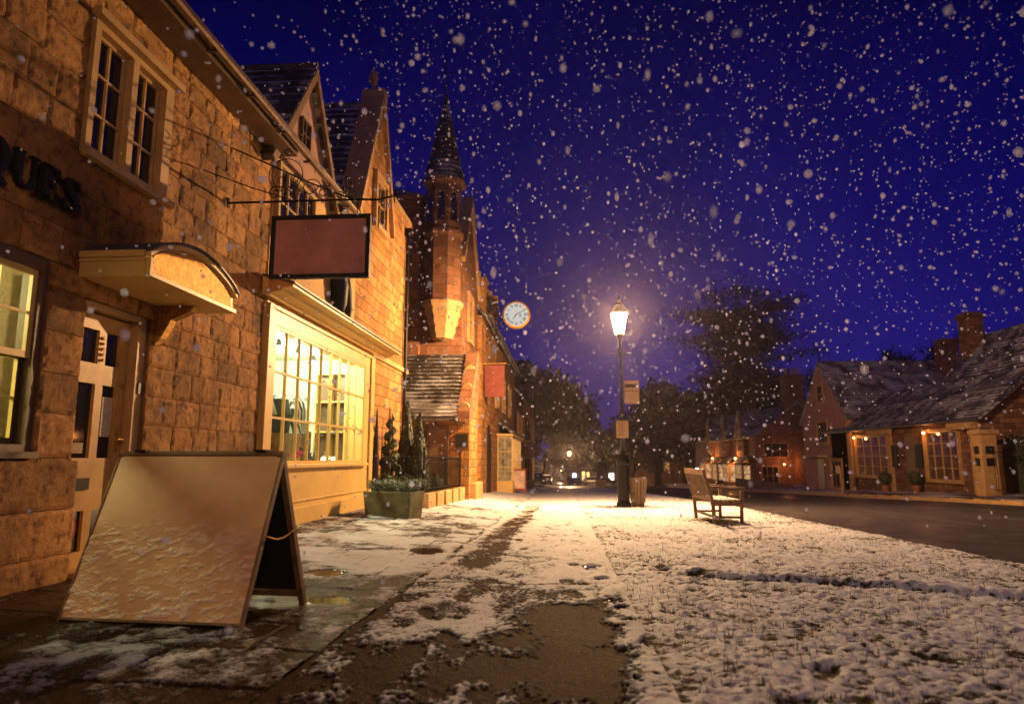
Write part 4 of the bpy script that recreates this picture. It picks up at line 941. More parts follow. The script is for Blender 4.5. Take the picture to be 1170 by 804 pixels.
fr = M(TB); panel(fr, -Wd+.04, -.04, .10, .96, -.015, .0, True); fr.build('rear_panel', m_black, sb)
# front panel with crusted frost as real relief
nx_, ny_ = 440, 400; L = math.hypot(sp_/2, hh); AA, SS = np.meshgrid(np.linspace(-Wd+.013, -.013, nx_), np.linspace(.049, .986, ny_))
SL = SS*L; frost = ss(.60, .50, SS+.10*(fbm(AA*2.2, SL*0+3, 101, 3)-.5)*2)
f1 = fbm((AA+SL*.30)*17, (SL-AA*.15)*36, 102, 5); f2 = fbm((AA+SL*.5)*60, SL*85, 103, 3)
band = .35*fbm(AA*3.5, SL*6, 105, 3) + np.exp(-((SS-.42-.04*np.sin(AA*5))/.09)**2)*1.0 + np.exp(-((SS-.12)/.10)**2)*.8 + .35
hgt = frost*np.clip((f1-.45)*3.2, 0, 1)*np.clip(band, 0, 1)*.006*(.3+1.2*f2) + .0012*(fbm(AA*6, SL*6, 104, 3)-.5)
nxn, nzn = -hh/L, sp_/2/L
Vv = np.stack([AA, SS*sp_/2+nxn*(hgt+.004), SS*hh+nzn*(hgt+.004)], -1).reshape(-1, 3)
ii = np.arange(nx_*ny_).reshape(ny_, nx_); Fv = np.stack([ii[:-1,:-1], ii[:-1,1:], ii[1:,1:], ii[1:,:-1]], -1).reshape(-1, 4)
me = bpy.data.meshes.new('front_panel'); VW = np.array([TB(*p) for p in Vv])-np.array([bx0,by0,bz]); me.from_pydata(VW.tolist(), [], Fv.tolist()); me.polygons.foreach_set('use_smooth', [True]*len(Fv))
at_ = me.attributes.new('frost', 'FLOAT', 'POINT'); at_.data.foreach_set('value', np.clip(.7*frost*np.clip((f1-.42)*3, 0, 1)*np.clip(band,0,1), 0, 1).ravel().astype(np.float32))
mp, t, b = newmat('board_face'); p = geo(t); k = nd(t, 'ShaderNodeAttribute', attribute_name='frost').outputs['Fac']
cc = ramp(t, noise(t, p, 2.6, 3), [(.3, (.62,.30,.13)), (.7, (.82,.46,.24))])
t.links.new(mix(t, k, cc, (.84,.68,.56)), b.inputs['Base Color']); b.inputs['Roughness'].default_value = .45; bump(t, b, noise(t, p, 70, 4), .25, .004)
me.materials.append(mp); fp = bpy.data.objects.new('front_panel', me); C.objects.link(fp); fp.parent = sb
fr = M(TB); panel(fr, -Wd+.03, -.03, .05, .97, -.014, -.002); fr.build('front_backing', m_black, sb)
a = M(TB); 
for k in range(26):
    u = k/25; a.ico((.012, sp_*.24+.02+(sp_*.52-.04)*u, hh*.50-.045*math.sin(PI*u)+.02*u), .0085, 1, (.8,1.4,.8))
a.build('chain', m_gold, sb)
a = M(TB); a.box(-.20, -.12, sp_/2-.03, sp_/2+.03, hh-.002, hh+.012); a.box(-Wd+.12, -Wd+.2, sp_/2-.03, sp_/2+.03, hh-.002, hh+.012)
a.box(-Wd-.012, -Wd+.01, sp_*.30, sp_*.30+.02, .62, .63); a.build('hinge', m_iron, sb)

# ---------------------------------------------------------------- foliage helpers
def leaves(m, pts, size, flat=.5):
    for (x, y, z) in pts:
        s = size*random.uniform(.6, 1.3); n = Vector((random.gauss(0,1), random.gauss(0,1), random.gauss(0,1)*flat+.3)).normalized()
        u = n.orthogonal().normalized(); v = n.cross(u); q = random.uniform(0, 6.28); u, v = u*math.cos(q)+v*math.sin(q), v*math.cos(q)-u*math.sin(q)
        c = Vector((x, y, z)); m.add([c-u*s*.5, c-v*s*.28, c+u*s*.5, c+v*s*.28], [(0,1,2,3)])
m_conif = leafmat('dark_conifer', (.03,.045,.018), .1)
m_box = leafmat('box_hedge', (.035,.06,.02), .1)
m_heath = leafmat('frosted_heather', (.07,.12,.035), .20)
# spiral topiary, conifers, hedge in the railed bed
def bedz(x, y): return gz(x, y)
def cone_tree(name, x, y, h, r, label, mat=m_conif, n=2600):
    z = bedz(x, y); o = thing(name, (x, y, z), label, 'shrub')
    M().tube([(x,y,z),(x,y,z+h*.8)], [.03,.01]).build('trunk', m_wood, o)
    c = M(); c.lathe([(r*.7,.15),(r*.78,.35),(r*.5,h*.55),(r*.15,h*.88),(0,h*.96)], (x,y,z), 12)
    pts = []
    for _ in range(n):
        t_ = random.random()**1.2; q = random.uniform(0, 6.28); rr = r*(1-t_)**.8*(.8+.3*math.sin(q*5+t_*23))*random.uniform(.75, 1.08)
        pts.append((x+rr*math.cos(q), y+rr*math.sin(q), z+.12+t_*(h-.12)))
    leaves(c, pts, .05); c.build('crown', mat, o, recalc=False); return o
x, y, z = -3.88, 15.3, bedz(-3.88, 15.3)
o = thing('spiral_topiary', (x, y, z), 'corkscrew clipped topiary nearest the cream shop behind the railings', 'shrub')
M().tube([(x,y,z),(x,y,z+1.7)], .022).build('trunk', m_wood, o)
c = M(); pts = []; path = []
for i in range(120):
    t_ = i/119; q = t_*2*PI*4; rr = .17*(1-t_*.75); zz = z+.75+t_*1.15; path.append((x+rr*math.cos(q), y+rr*math.sin(q), zz))
c.tube(path, [.10*(1-i/119*.65) for i in range(120)], 7)
for p in path:
    for _ in range(16): d = Vector((random.gauss(0,1), random.gauss(0,1), random.gauss(0,1))).normalized()*(.11*(1-(p[2]-z-.75)/1.15*.6)); pts.append((p[0]+d.x, p[1]+d.y, p[2]+d.z))
leaves(c, pts, .035); c.build('crown', m_box, o, recalc=False)
cone_tree('conifer_shrub', -3.80, 16.6, 2.45, .40, 'tall dark conical conifer left of its pair behind the railings')
cone_tree('conifer_shrub', -3.45, 16.4, 2.15, .38, 'shorter dark conical conifer nearest the plank door behind the railings')
for i, (x, y, r) in enumerate(((-3.85,15.0,.28),(-3.5,15.1,.26),(-3.2,15.4,.25),(-3.2,17.2,.27))):
    z = bedz(x, y); c = M(); c.ico((x,y,z+.42), r*.85, 2); pts = []
    for _ in range(1100): d = Vector((random.gauss(0,1), random.gauss(0,1), random.gauss(0,1))).normalized()*r*random.uniform(.85,1.08); pts.append((x+d.x, y+d.y, z+.42+d.z))
    leaves(c, pts, .035); c.tube([(x,y,z),(x,y,z+.3)], .02)
    tag(c.build('box_shrub', m_box, recalc=False, at=(x,y,z)), ['clipped round box shrub at the foot of the spiral topiary','clipped round box shrub just right of the spiral topiary','clipped round box shrub at the front corner of the railings','clipped round box shrub at the back of the railed bed near the plank door'][i], 'shrub', 'clipped box shrubs in the railed bed')
for i, (x, y) in enumerate(((-4.05,14.75),(-4.0,15.9))):
    z = bedz(x, y); c = M(); c.lathe([(.02,0),(.02,.3),(.07,.5),(.055,1.3),(.015,2.0),(0,2.1)], (x,y,z), 10)
    tag(c.build('closed_parasol', simple('dark_canvas', (.03,.025,.02), .8) if i == 0 else bpy.data.materials['dark_canvas'], at=(x,y,z), smooth=True), ['slim dark closed parasol right against the cream shop corner','slim dark closed parasol just left of the spiral topiary'][i], 'parasol', 'closed parasols by the railings')
# low wall and railings
lw = thing('low_wall', (-3.0, 16.5, -.3), 'low stone wall carrying the black railings round the planted bed', 'wall')
a = M()
for i in range(5):
    y0 = 14.8+i*.85; x_ = -3.02+.045*i; a.box(x_-.14, x_+.14, y0, y0+.845, gz(-3, y0)-.2, gz(-3, y0)+.32+random.uniform(-.01,.01))
a.box(-4.2, -3.165, 14.8, 15.05, -.5, gz(-3.5,14.8)+.30); a.build('stonework', m_dress, lw, bevel=.02)
ra = thing('railings', (-3.5, 14.9, 0), 'black iron railings with spiked bars round the shrubs', 'railings')
a = M(); seg = [(-4.15,14.92),(-3.02,14.92),(-2.83,18.95)]
def rail_run(a, p, q, n, z0f, hgt=1.0):
    for i in range(n+1):
        t_ = i/n; x, y = p[0]+(q[0]-p[0])*t_, p[1]+(q[1]-p[1])*t_; zb = z0f(x, y)
        a.tube([(x,y,zb),(x,y,zb+hgt*.9)], .009, 5); a.lathe([(.009,0),(.018,.03),(0,.10)], (x,y,zb+hgt*.9), 5)
rz_ = lambda x, y: gz(-3.2, y)+.28
rail_run(a, seg[0], seg[1], 10, rz_, .85); rail_run(a, seg[1], seg[2], 36, rz_, .85); a.build('bars', m_iron, ra)
a = M()
for h_ in (.12, .70):
    a.bar((*seg[0], rz_(*seg[0])+h_), (*seg[1], rz_(*seg[1])+h_), .03, .012); a.bar((*seg[1], rz_(*seg[1])+h_), (*seg[2], rz_(*seg[2])+h_), .03, .012)
a.build('rail', m_iron, ra)
for x, y in seg:
    a = M(); zb = rz_(x, y); a.box(x-.022, x+.022, y-.022, y+.022, zb-.3, zb+.95); a.ico((x,y,zb+.99), .04, 2); a.build('post', m_iron, ra)
# planter
px_, py_ = -3.06, 12.45; pz = gz(px_, py_)+.0
pt = thing('stone_planter', (px_, py_, pz), 'mossy rectangular stone trough of frosted heather in front of the railings', 'planter', rz=R(-14))
a = M(); tp, bt = (.47,.30,.46), (.43,.27,0)
def pv(sx, sy, z, ix=1.): return (px_+sx*ix*(.43+.04*z/.46), py_+sy*ix*(.27+.03*z/.46), pz+z)
o_ = [pv(s[0], s[1], z) for z in (-.05, .46) for s in ((-1,-1),(1,-1),(1,1),(-1,1))]; i_ = [(px_+s[0]*.40, py_+s[1]*.23, pz+z) for z in (.46, .36) for s in ((-1,-1),(1,-1),(1,1),(-1,1))]
a.add(o_+i_, [(3,2,1,0),(0,1,5,4),(1,2,6,5),(2,3,7,6),(3,0,4,7),(4,5,9,8),(5,6,10,9),(6,7,11,10),(7,4,8,11),(8,9,13,12),(9,10,14,13),(10,11,15,14),(11,8,12,15),(12,13,14,15)])
a.build('trough', simple('mossy_stone', (.13,.12,.06), .85, scale=7, var=.45, bs=.8, bd=.015), pt, bevel=.02)
c = M()
for _ in range(44):
    cx, cy = px_+random.uniform(-.40,.50), py_+random.uniform(-.27,.25); cz = pz+.50+random.uniform(-.02,.13)
    c.ico((cx,cy,cz), .045, 1)
    pts = []
    for _ in range(90): d = Vector((random.gauss(0,1), random.gauss(0,1), random.gauss(0,1))).normalized()*random.uniform(.05,.085); pts.append((cx+d.x, cy+d.y, cz+d.z*.8))
    leaves(c, pts, .03)
c.build('heather', m_heath, pt, recalc=False)

# ---------------------------------------------------------------- bench
bn = thing('park_bench', (2.66, 12.65, gz(2.66, 12.6)+.01), 'slatted wooden park bench facing the road on the snowy lawn', 'bench', rz=0)
BR = R(2)
bx1, by1, bz1 = 2.66, 12.65, gz(2.66, 12.6)+.01
def TBn(l, f, z): return (bx1 - l*math.sin(BR) + f*math.cos(BR), by1 + l*math.cos(BR) + f*math.sin(BR), bz1+z)
LB = 1.55
def bb_(m, p, q, w, d): m.bar(TBn(*p), TBn(*q), w, d)
for l in (.04, LB-.04):
    a = M(); bb_(a, (l,.03,0), (l,0,.42), .06, .06); bb_(a, (l,0,.42), (l,-.14,.92), .05, .055); a.build('leg', m_wood, bn, bevel=.004)
    a = M(); bb_(a, (l,.50,0), (l,.52,.62), .055, .055); a.build('leg', m_wood, bn, bevel=.004)
    a = M(); pts = [(l,-.08,.66),(l,.1,.665),(l,.3,.64),(l,.45,.655),(l,.58,.65)]
    for p, q in zip(pts[:-1], pts[1:]): bb_(a, p, q, .075, .03)
    a.build('armrest', m_wood, bn)
    a = M(); bb_(a, (l,.04,.14), (l,.5,.14), .035, .04); bb_(a, (l,.02,.37), (l,.52,.37), .035, .07); a.build('stretcher', m_wood, bn)
a = M(); bb_(a, (.06,.03,.14), (LB-.06,.03,.14), .035, .04); a.build('stretcher', m_wood, bn)
a = M(); bb_(a, (-.01,-.14,.93), (LB+.01,-.14,.93), .04, .10); bb_(a, (.05,.0,.44), (LB-.05,.0,.44), .035, .06)
for i in range(19): l = .11+i*(LB-.22)/18; bb_(a, (l,-.008,.46), (l,-.13,.89), .024, .012)
a.build('backrest', m_wood, bn, bevel=.003)
a = M()
for i in range(6): f_ = .06+i*.082; bb_(a, (.02,f_,.425-.01*math.sin(i)), (LB-.02,f_,.425), .062, .022)
se = a.build('seat', m_wood, bn, bevel=.003)
a = M()
for i in range(6): f_ = .06+i*.082; bb_(a, (.08,f_,.440), (LB-.08,f_,.440), .05, .012)
a.build('snow_layer', m_snow, se)

# ---------------------------------------------------------------- street lamps
def make_lamp(label, lit):
    o = thing('street_lamp', (0,0,0), label, 'street lamp', 'old lantern street lamps')
    M().lathe([(.0,-.2),(.20,-.2),(.20,.12),(.175,.16),(.16,.2),(.16,1.12),(.185,1.16),(.185,1.24),(.13,1.32),(.075,1.42),(.07,1.5)], (0,0,0), 8, rot=.5).build('base', m_iron, o)
    M().lathe([(.065,1.45),(.055,2.4),(.07,2.45),(.07,2.52),(.048,2.58),(.04,4.0),(.06,4.05),(.06,4.12),(.035,4.2),(.035,4.55)], (0,0,0), 12).build('post', m_iron, o, smooth=True)
    a = M(); a.tube([(-.28,0,4.12),(.28,0,4.12)], .014); a.ico((-.28,0,4.12), .025, 1); a.ico((.28,0,4.12), .025, 1); a.build('ladder_bar', m_iron, o)
    b0, b1, zz0, zz1 = .12, .23, 4.66, 5.22
    hd = M(); hd.lathe([(.03,4.5),(.08,4.58),(.135,4.64),(.135,4.665)], (0,0,0), 4, rot=.5)
    for sx in (-1,1):
        for sy in (-1,1): hd.bar((sx*b0*.9,sy*b0*.9,zz0), (sx*b1*.9,sy*b1*.9,zz1), .018, .018)
    hd.lathe([(.34,5.22),(.35,5.25),(.20,5.42),(.12,5.48),(.12,5.54),(.06,5.60),(.02,5.66),(.03,5.70),(0,5.76)], (0,0,0), 4, rot=.5)
    ln = hd.build('lantern', m_iron, o)
    g = M(); q0, q1 = b0*.88, b1*.88
    for (ax, ay), (bx_, by_) in (((-1,-1),(1,-1)),((1,-1),(1,1)),((1,1),(-1,1)),((-1,1),(-1,-1))):
        g.add([(ax*q0,ay*q0,zz0),(bx_*q0,by_*q0,zz0),(bx_*q1,by_*q1,zz1),(ax*q1,ay*q1,zz1)], [(0,1,2,3)])
    g.build('lantern_glass', lit, ln, recalc=False)
    return o
m_lampg = emit('lit_lantern_glass', (1,.62,.18), 120, .55)
L0 = make_lamp('tall lit lantern street lamp with bus stop signs beside the snowy path', m_lampg)
L0.location = (1.60, 18.65, gz(1.6, 18.65))
lb = plight('lamp_light', (0,0,4.95), 15000, SODIUM, .09); lb.parent = L0; lb.location = (0,0,5.14)
lamps = [((1.05,110), 'lit street lamp straight down the road, brightest of the far ones', 15000), ((10.6,200), 'lit street lamp far down the road, right of the brightest far one', 15000),
         ((-7.4,280), 'lit street lamp leftmost in the far distance by the end house', 15000), ((-1.0,300), 'small distant lit street lamp just left of the brightest far one', 15000), ((6.4,310), 'small distant lit street lamp just right of the brightest far one', 15000),
         ((15.6,13.0), 'lit street lamp across the road outside the right edge of the picture', 180), ((2.4,-5.5), 'lit street lamp on the lawn behind the camera', 1150)]
for (x, y), lab, pw in lamps:
    c = copy_tree(L0); c.location = (x, y, gz(x, y)+(.08 if x > 14 else 0)); c['label'] = lab
    for ch in c.children:
        if ch.type == 'LIGHT' and pw != 15000: ch.data = ch.data.copy(); ch.data.energy = pw
# signs on the main lamp post
lx, ly = 1.60, 18.65
bs = thing('bus_stop_flag', (lx, ly, 2.7), 'square bus stop flag fixed high on the main lamp post', 'sign')
z_ = 0
m_sgn = simple('sign_face', (.55,.36,.20), .4, scale=3, var=.12, bs=0)
M().box(1.68, 2.08, 18.63, 18.66, 2.40, 3.03).build('plate', m_sgn, bs)
a = M(); a.box(1.69, 2.07, 18.622, 18.629, 2.735, 2.752); a.box(1.70, 2.06, 18.622, 18.629, 2.84, 2.93); a.box(1.685, 1.69, 18.622, 18.629, 2.42, 3.01); a.build('marking', m_black, bs)
a = M(); a.bar((1.63,18.65,2.95),(1.70,18.65,2.95),.02); a.bar((1.63,18.65,2.48),(1.70,18.65,2.48),.02); a.build('clip', m_iron, bs)
tb = thing('timetable_case', (lx, ly-.08, 1.7), 'small pale timetable case on the lamp post below the bus stop flag', 'sign')
M().box(1.44, 1.76, 18.53, 18.56, 1.48, 1.94).build('plate', m_sgn, tb)
a = M()
for i in range(9): a.box(1.48, 1.48+random.uniform(.14,.24), 18.524, 18.529, 1.54+i*.04, 1.55+i*.04)
a.box(1.445,1.755,18.523,18.528,1.905,1.915); a.build('marking', m_brown, tb)
# litter bin
bi = thing('litter_bin', (1.98, 18.75, gz(2,18.75)), 'slatted wooden litter bin leaning beside the lamp post', 'bin')
zb = gz(2,18.75); a = M()
for i in range(16):
    q = 2*PI*i/16; c_, s_ = math.cos(q), math.sin(q); a.bar((1.98+.16*c_,18.75+.16*s_,zb+.02), (2.0+.235*c_,18.75+.235*s_,zb+.78+.02*math.sin(i*7)), .058, .018, up=(c_, s_, 0))
a.build('slats', simple('pale_bin_wood', (.34,.22,.11), .7, scale=12, var=.35), bi)
a = M(); a.lathe([(.14,.02),(.215,.74),(.205,.74),(.13,.03)], (1.99,18.75,zb), 16); a.build('liner', m_black, bi)

# ---------------------------------------------------------------- right side: shop across the road
RX = 17.0
rs_ = thing('stone_slate_shop', (RX, 36, -.8), 'low roofed stone shop with two display windows across the road at right', 'building')
a = M(); a.box(RX, 24, 29.3, 45, -2, 2.55); a.prism([(RX,2.55),(20.5,2.55),(20.5,4.5),(RX+2.35,4.5)], 29.3, 44.6, 'xz'); a.build('wall', m_stone3, rs_)
a = M(); roof(a, (RX-.3,28.9,2.55), (RX-.3,45.3,2.55), (RX+2.5,42.4,4.8), (RX+2.5,28.9,4.8), .22); a.build('roof', m_roofs, rs_)
a = M(); a.box(RX+2.5, 23.5, 24.0, 36.4, 0, 4.7); a.prism([(RX+2.5,4.7),(23.5,4.7),(21.4,6.9)], 24.0, 36.2, 'xz'); a.build('rear_range', m_stone3, rs_)
a = M(); roof(a, (RX+2.4,23.7,4.75), (RX+2.4,36.5,4.75), (RX+4.4,36.3,7.15), (RX+4.4,23.7,7.15), .22); roof(a, (23.6,23.7,4.75), (23.6,36.5,4.75), (RX+4.4,36.3,7.15), (RX+4.4,23.7,7.15), .22); a.build('main_roof', m_roofs, rs_)
a = M(); a.box(20.4, 21.2, 35.4, 36.2, 5, 8.25); a.box(20.3, 21.3, 35.3, 36.3, 7.95, 8.15); a.build('chimney', m_stone3, rs_)
a = M(); a.tube([(RX-.36,28.9,2.5),(RX-.36,45.3,2.5)], .06); a.build('gutter', m_lead, rs_)
m_shopw = litwin('dim_shop_window', (.40,.11,.04), .16)
for (y0, y1) in ((30.9,33.6),(37.4,41.3)):
    wnd = window(rs_, XN(RX), y0, y1, -.05, 2.15, 4, 4, m_creamd, m_shopw, out=.08, name='display_window', surround=.1)
M().box(RX-.06, RX-.003, 34.4, 35.5, -.9, 2.0).build('door', m_brown, rs_)
for i, y in enumerate((33.75, 36.2)):
    M().box(RX-.10, RX-.003, y+.15, y+.8, .5, 1.6).build('notice_board', m_black, rs_)
for y in (29.4, 36.9, 41.8): M().box(RX-.14, RX-.002, y, y+.5, -1.3, 2.45).build('pilaster', m_dress, rs_)
M().box(RX-.35, RX-.15, 29.35, 31.2, 2.15, 2.42).build('fascia_board', m_dress, rs_); M().box(RX-.35, RX-.15, 36.6, 39.2, 2.15, 2.42).build('fascia_board', m_dress, rs_)
for i, (y, h_) in enumerate(((33.3,1.9),(41.0,1.9))):
    s = thing('wall_lantern', (RX-.25, y, h_), ['small glowing wall lamp beside the nearer shop window across the road','small glowing wall lamp beside the farther shop window across the road'][i], 'lamp', 'wall lamps on the shop across the road')
    M().ico((RX-.25,y,h_+.2), .07, 1).build('glass', emit('shop_lamp_glow', (1,.5,.15), 9) if i == 0 else bpy.data.materials['shop_lamp_glow'], s)
    M().tube([(RX,y,h_+.25),(RX-.25,y,h_+.33),(RX-.25,y,h_+.26)], .015).build('arm', m_iron, s)
    plight('wall_lamp_light', (RX-.42,y,h_+.15), 22, (1,.32,.08), .05, s)
for i, y in enumerate((33.9, 37.0)):
    x = RX-.5; z = gz(x, y)+.08
    o = thing('ball_topiary', (x, y, z), ['clipped ball shrub in a pot right of the shop door across the road','clipped ball shrub in a pot left of the shop door across the road'][i], 'shrub', 'potted ball shrubs at the shop door')
    M().lathe([(.0,0),(.15,0),(.21,.32),(.18,.32),(0,.3)], (x,y,z), 12).build('pot', simple('terracotta', (.3,.12,.06), .8) if i == 0 else bpy.data.materials['terracotta'], o)
    M().tube([(x,y,z+.3),(x,y,z+.5)], .02).build('trunk', m_wood, o)
    c = M(); c.ico((x,y,z+.7), .27, 2); pts = []
    for _ in range(500): d = Vector((random.gauss(0,1), random.gauss(0,1), random.gauss(0,1))).normalized()*.30; pts.append((x+d.x, y+d.y, z+.7+d.z))
    leaves(c, pts, .06); c.build('crown', m_box, o, recalc=False)
# stone gate pier and iron fence
gp_ = thing('gate_pier', (16.2, 27.8, -.3), 'lit square stone gate pier with two dark plates at the end of the far shop', 'gate pier')
a = M(); a.box(15.9, 16.5, 27.5, 28.1, -.8, 1.85); a.box(15.82, 16.58, 27.42, 28.18, 1.85, 2.02); a.build('pier', m_dress, gp_, bevel=.02)
a = M(); a.box(15.88, 15.899, 27.65, 27.95, 1.1, 1.4); a.box(15.88, 15.899, 27.65, 27.95, .65, .95); a.box(16.05,16.35,27.48,27.499,1.1,1.4); a.box(16.05,16.35,27.48,27.499,.65,.95); a.build('plate', m_black, gp_)
fe = thing('iron_fence', (16.2, 24, -.3), 'tall dark iron fence running right from the gate pier', 'fence')
a = M(); rail_run(a, (16.2,27.3), (16.2,18.5), 60, lambda x, y: gz(x, y)+.1, 1.9); a.build('bars', m_iron, fe)
a = M(); a.bar((16.2,27.4,gz(16.2,27.4)+.3),(16.2,18.5,gz(16.2,18.5)+.3),.04,.03); a.bar((16.2,27.4,gz(16.2,27.4)+1.7),(16.2,18.5,gz(16.2,18.5)+1.7),.04,.03); a.build('rail', m_iron, fe)
hg = M(); pts = [(random.uniform(17.2,19.5), random.uniform(18,28.5), gz(17,23)+random.uniform(.1,1)**.7*2.2) for _ in range(5000)]; leaves(hg, pts, .16); hg.box(17.5,19.2,18.3,28.2,-.8,1.7)
tag(hg.build('garden_hedge', m_conif, recalc=False, at=(18,23,-.4)), 'dark garden hedge behind the iron fence at the right edge', 'hedge')
# gable cottage
gc = thing('gable_cottage', (RX, 46.3, -1), 'pink washed cottage with a steep street gable between the two far houses', 'building')
a = M(); a.prism([(42.6,-2.5),(50.0,-2.5),(50.0,3.6),(46.3,7.1),(42.6,3.6)], RX, RX+.4); a.box(RX+.4, RX+9, 42.9, 49.7, -2.5, 3.7); a.build('wall', simple('rosy_stone', (.44,.22,.17), .85, scale=3, var=.3, bs=.6, bd=.02), gc)
a = M(); roof(a, (RX-.1,42.2,3.3), (RX+9,42.2,3.3), (RX+9,46.3,7.3), (RX-.1,46.3,7.3), .22); roof(a, (RX-.1,50.4,3.3), (RX+9,50.4,3.3), (RX+9,46.3,7.3), (RX-.1,46.3,7.3), .22); a.build('roof', m_roof, gc)
M().tube([(RX+.1,46.3,7.3),(RX+.1,46.3,8.1)], [.05,.02]).build('finial', m_iron, gc)
window(gc, XN(RX), 45.9, 46.9, 4.6, 5.7, 2, 2, m_dress, m_dglass, surround=.12); window(gc, XN(RX), 45.5, 47.2, 1.9, 3.3, 3, 2, m_dress, m_dglass, surround=.14)
window(gc, XN(RX), 43.6, 45.2, -.9, .8, 3, 2, m_dress, m_dglass, surround=.14); M().box(RX-.05, RX-.002, 46.4, 47.5, -1.4, .9).build('door', m_brown, gc)
a = M(); a.box(RX-.6, RX+.0, 45.9, 48.1, 1.0, 1.15); a.build('door_canopy', m_dress, gc)
a = M(); a.box(24.2, 25.2, 44.8, 45.8, 4, 8.5); a.build('chimney', m_stone3, gc)
# stepped range with roofs between cottage and shop
# low garden wall and gate in front
gw = M(); gw.box(16.0, 16.25, 50.5, 66, -2.5, -.9); tag(gw.build('garden_wall', m_stone3, at=(16.1,58,-2)), 'low reddish garden wall between the pink cottage and the dormered house', 'wall')
# dormered inn
inn = thing('dormered_house', (18.5, 78, -2.3), 'stone house with three pointed dormers and lit bay windows farthest along the right', 'building')
IX = 18.5
a = M(); a.box(IX, 26.5, 68, 98, -4, 3.1); a.prism([(IX,3.1),(26.5,3.1),(22.6,6.1)], 68, 98, 'xz'); a.box(22.0, 26.5, 62, 68, -4, 3.6); a.build('wall', m_stone3, inn)
a = M(); roof(a, (IX-.4,67.6,2.95), (IX-.4,98.4,2.95), (22.6,98.4,6.3), (22.6,67.6,6.3), .25); roof(a, (27,67.6,2.95), (27,98.4,2.95), (22.6,98.4,6.3), (22.6,67.6,6.3), .25); a.build('roof', m_roofs, inn)
a = M(); a.box(21.6, 23.4, 67.9, 69.3, 3, 9.0); a.box(21.5, 23.5, 67.8, 69.4, 8.6, 8.85); chm = a.build('chimney', m_stone3, inn)
for dx in (22.0, 22.6, 23.1): M().lathe([(.18,0),(.14,.7),(.1,.7)], (dx,68.6,9.0), 8).build('chimney_pot', m_dress, chm)
for y in (72.5, 79.5, 87.5):
    a = M(); a.prism([(y-1.4,1.2),(y+1.4,1.2),(y+1.4,3.3),(y,5.6),(y-1.4,3.3)], IX-.3, IX+3.5); dd = a.build('dormer', m_stone3, inn)
    a = M(); roof(a, (IX-.45,y-1.6,3.1), (IX+3.5,y-1.6,3.1), (IX+3.5,y,5.8), (IX-.45,y,5.8), .25); roof(a, (IX-.45,y+1.6,3.1), (IX+3.5,y+1.6,3.1), (IX+3.5,y,5.8), (IX-.45,y,5.8), .25); a.build('dormer_roof', m_roofs, dd)
    window(inn, XN(IX-.3), y-.8, y+.8, 1.6, 3.2, 3, 2, m_creamd, m_dglass, name='dormer_window')
m_inn = litwin('inn_window_glow', (1,.55,.25), .8); m_innb = emit('bright_window', (.9,.95,1), 4)
for i, y in enumerate((71, 76.5, 82, 89)):
    a = M(); a.box(IX-.9, IX, y-1.3, y+1.3, -3.4, -1.6); a.box(IX-1.0, IX, y-1.4, y+1.4, .3, .45); bw_ = a.build('bay', m_stone3, inn)
    a = M(); roof(a, (IX-1.1,y-1.5,.45), (IX-1.1,y+1.5,.45), (IX-.3,y+1.2,1.1), (IX-.3,y-1.2,1.1), .25); a.build('bay_roof', m_roofs, bw_)
    window(inn, XN(IX-.85), y-1.25, y+1.25, -1.6, .3, 3, 2, m_creamd, m_inn, name='bay_window', out=.1, fw=.14, bw=.1)
    window(inn, YN(y-1.28), IX-.85, IX-.02, -1.6, .3, 1, 2, m_creamd, m_inn, name='bay_window', out=.08, fw=.12, bw=.08)
for x0, x1, z0, z1 in ((19.3,21.6,1.0,2.4),(19.0,20.6,-1.6,.2)): window(inn, YN(68), x0, x1, z0, z1, 3, 2, m_dress, m_dglass)
il = thing('inn_lantern', (IX-1.3, 90.5, -.9), 'bright white lantern by the farthest bay window of the dormered house', 'lamp')
M().ico((IX-1.3,90.5,-.6), .28, 2).build('globe', emit('white_globe', (1,.95,.9), 8), il); M().tube([(IX-1.3,90.5,gz(17,90)),(IX-1.3,90.5,-.85)], .05).build('post', m_iron, il)
for i, y in enumerate((73.8, 84.9)):
    s = thing('wall_lantern', (IX-.35, y, .9), ['small wall lantern between the nearer bays of the dormered house','small wall lantern between the farther bays of the dormered house'][i], 'lamp', 'wall lanterns on the dormered house')
    M().ico((IX-.5,y,.9), .14, 1).build('glass', bpy.data.materials['shop_lamp_glow'], s); M().tube([(IX,y,1.1),(IX-.5,y,1.2),(IX-.5,y,1.05)], .03).build('arm', m_iron, s)
    plight('wall_lamp_light', (IX-1.0,y,.9), 260, (1,.36,.08), .1, s)
pl2 = thing('wall_lantern', (20.9, 67.6, .3), 'wall lantern low on the end wall of the dormered house', 'lamp', 'wall lanterns on the dormered house')
M().ico((21.0,67.5,.35), .10, 1).build('glass', bpy.data.materials['shop_lamp_glow'], pl2); M().tube([(21.0,68,.5),(21.0,67.5,.6),(21.0,67.5,.42)], .025).build('arm', m_iron, pl2)
plight('wall_lamp_light', (21.0,66.9,.4), 75, (1,.30,.07), .1, pl2)
# post sign across the road
ps = thing('finger_post', (14.9, 38.4, gz(14.9,38.4)), 'short reddish post with a small plate on the far verge', 'sign post')
zz = gz(14.9,38.4)+.05; M().tube([(14.9,38.4,zz),(14.85,38.4,zz+1.3)], .05).build('post', m_dress, ps); M().box(14.65,14.85,38.36,38.44,zz+1.05,zz+1.45).build('plate', m_sgn, ps)

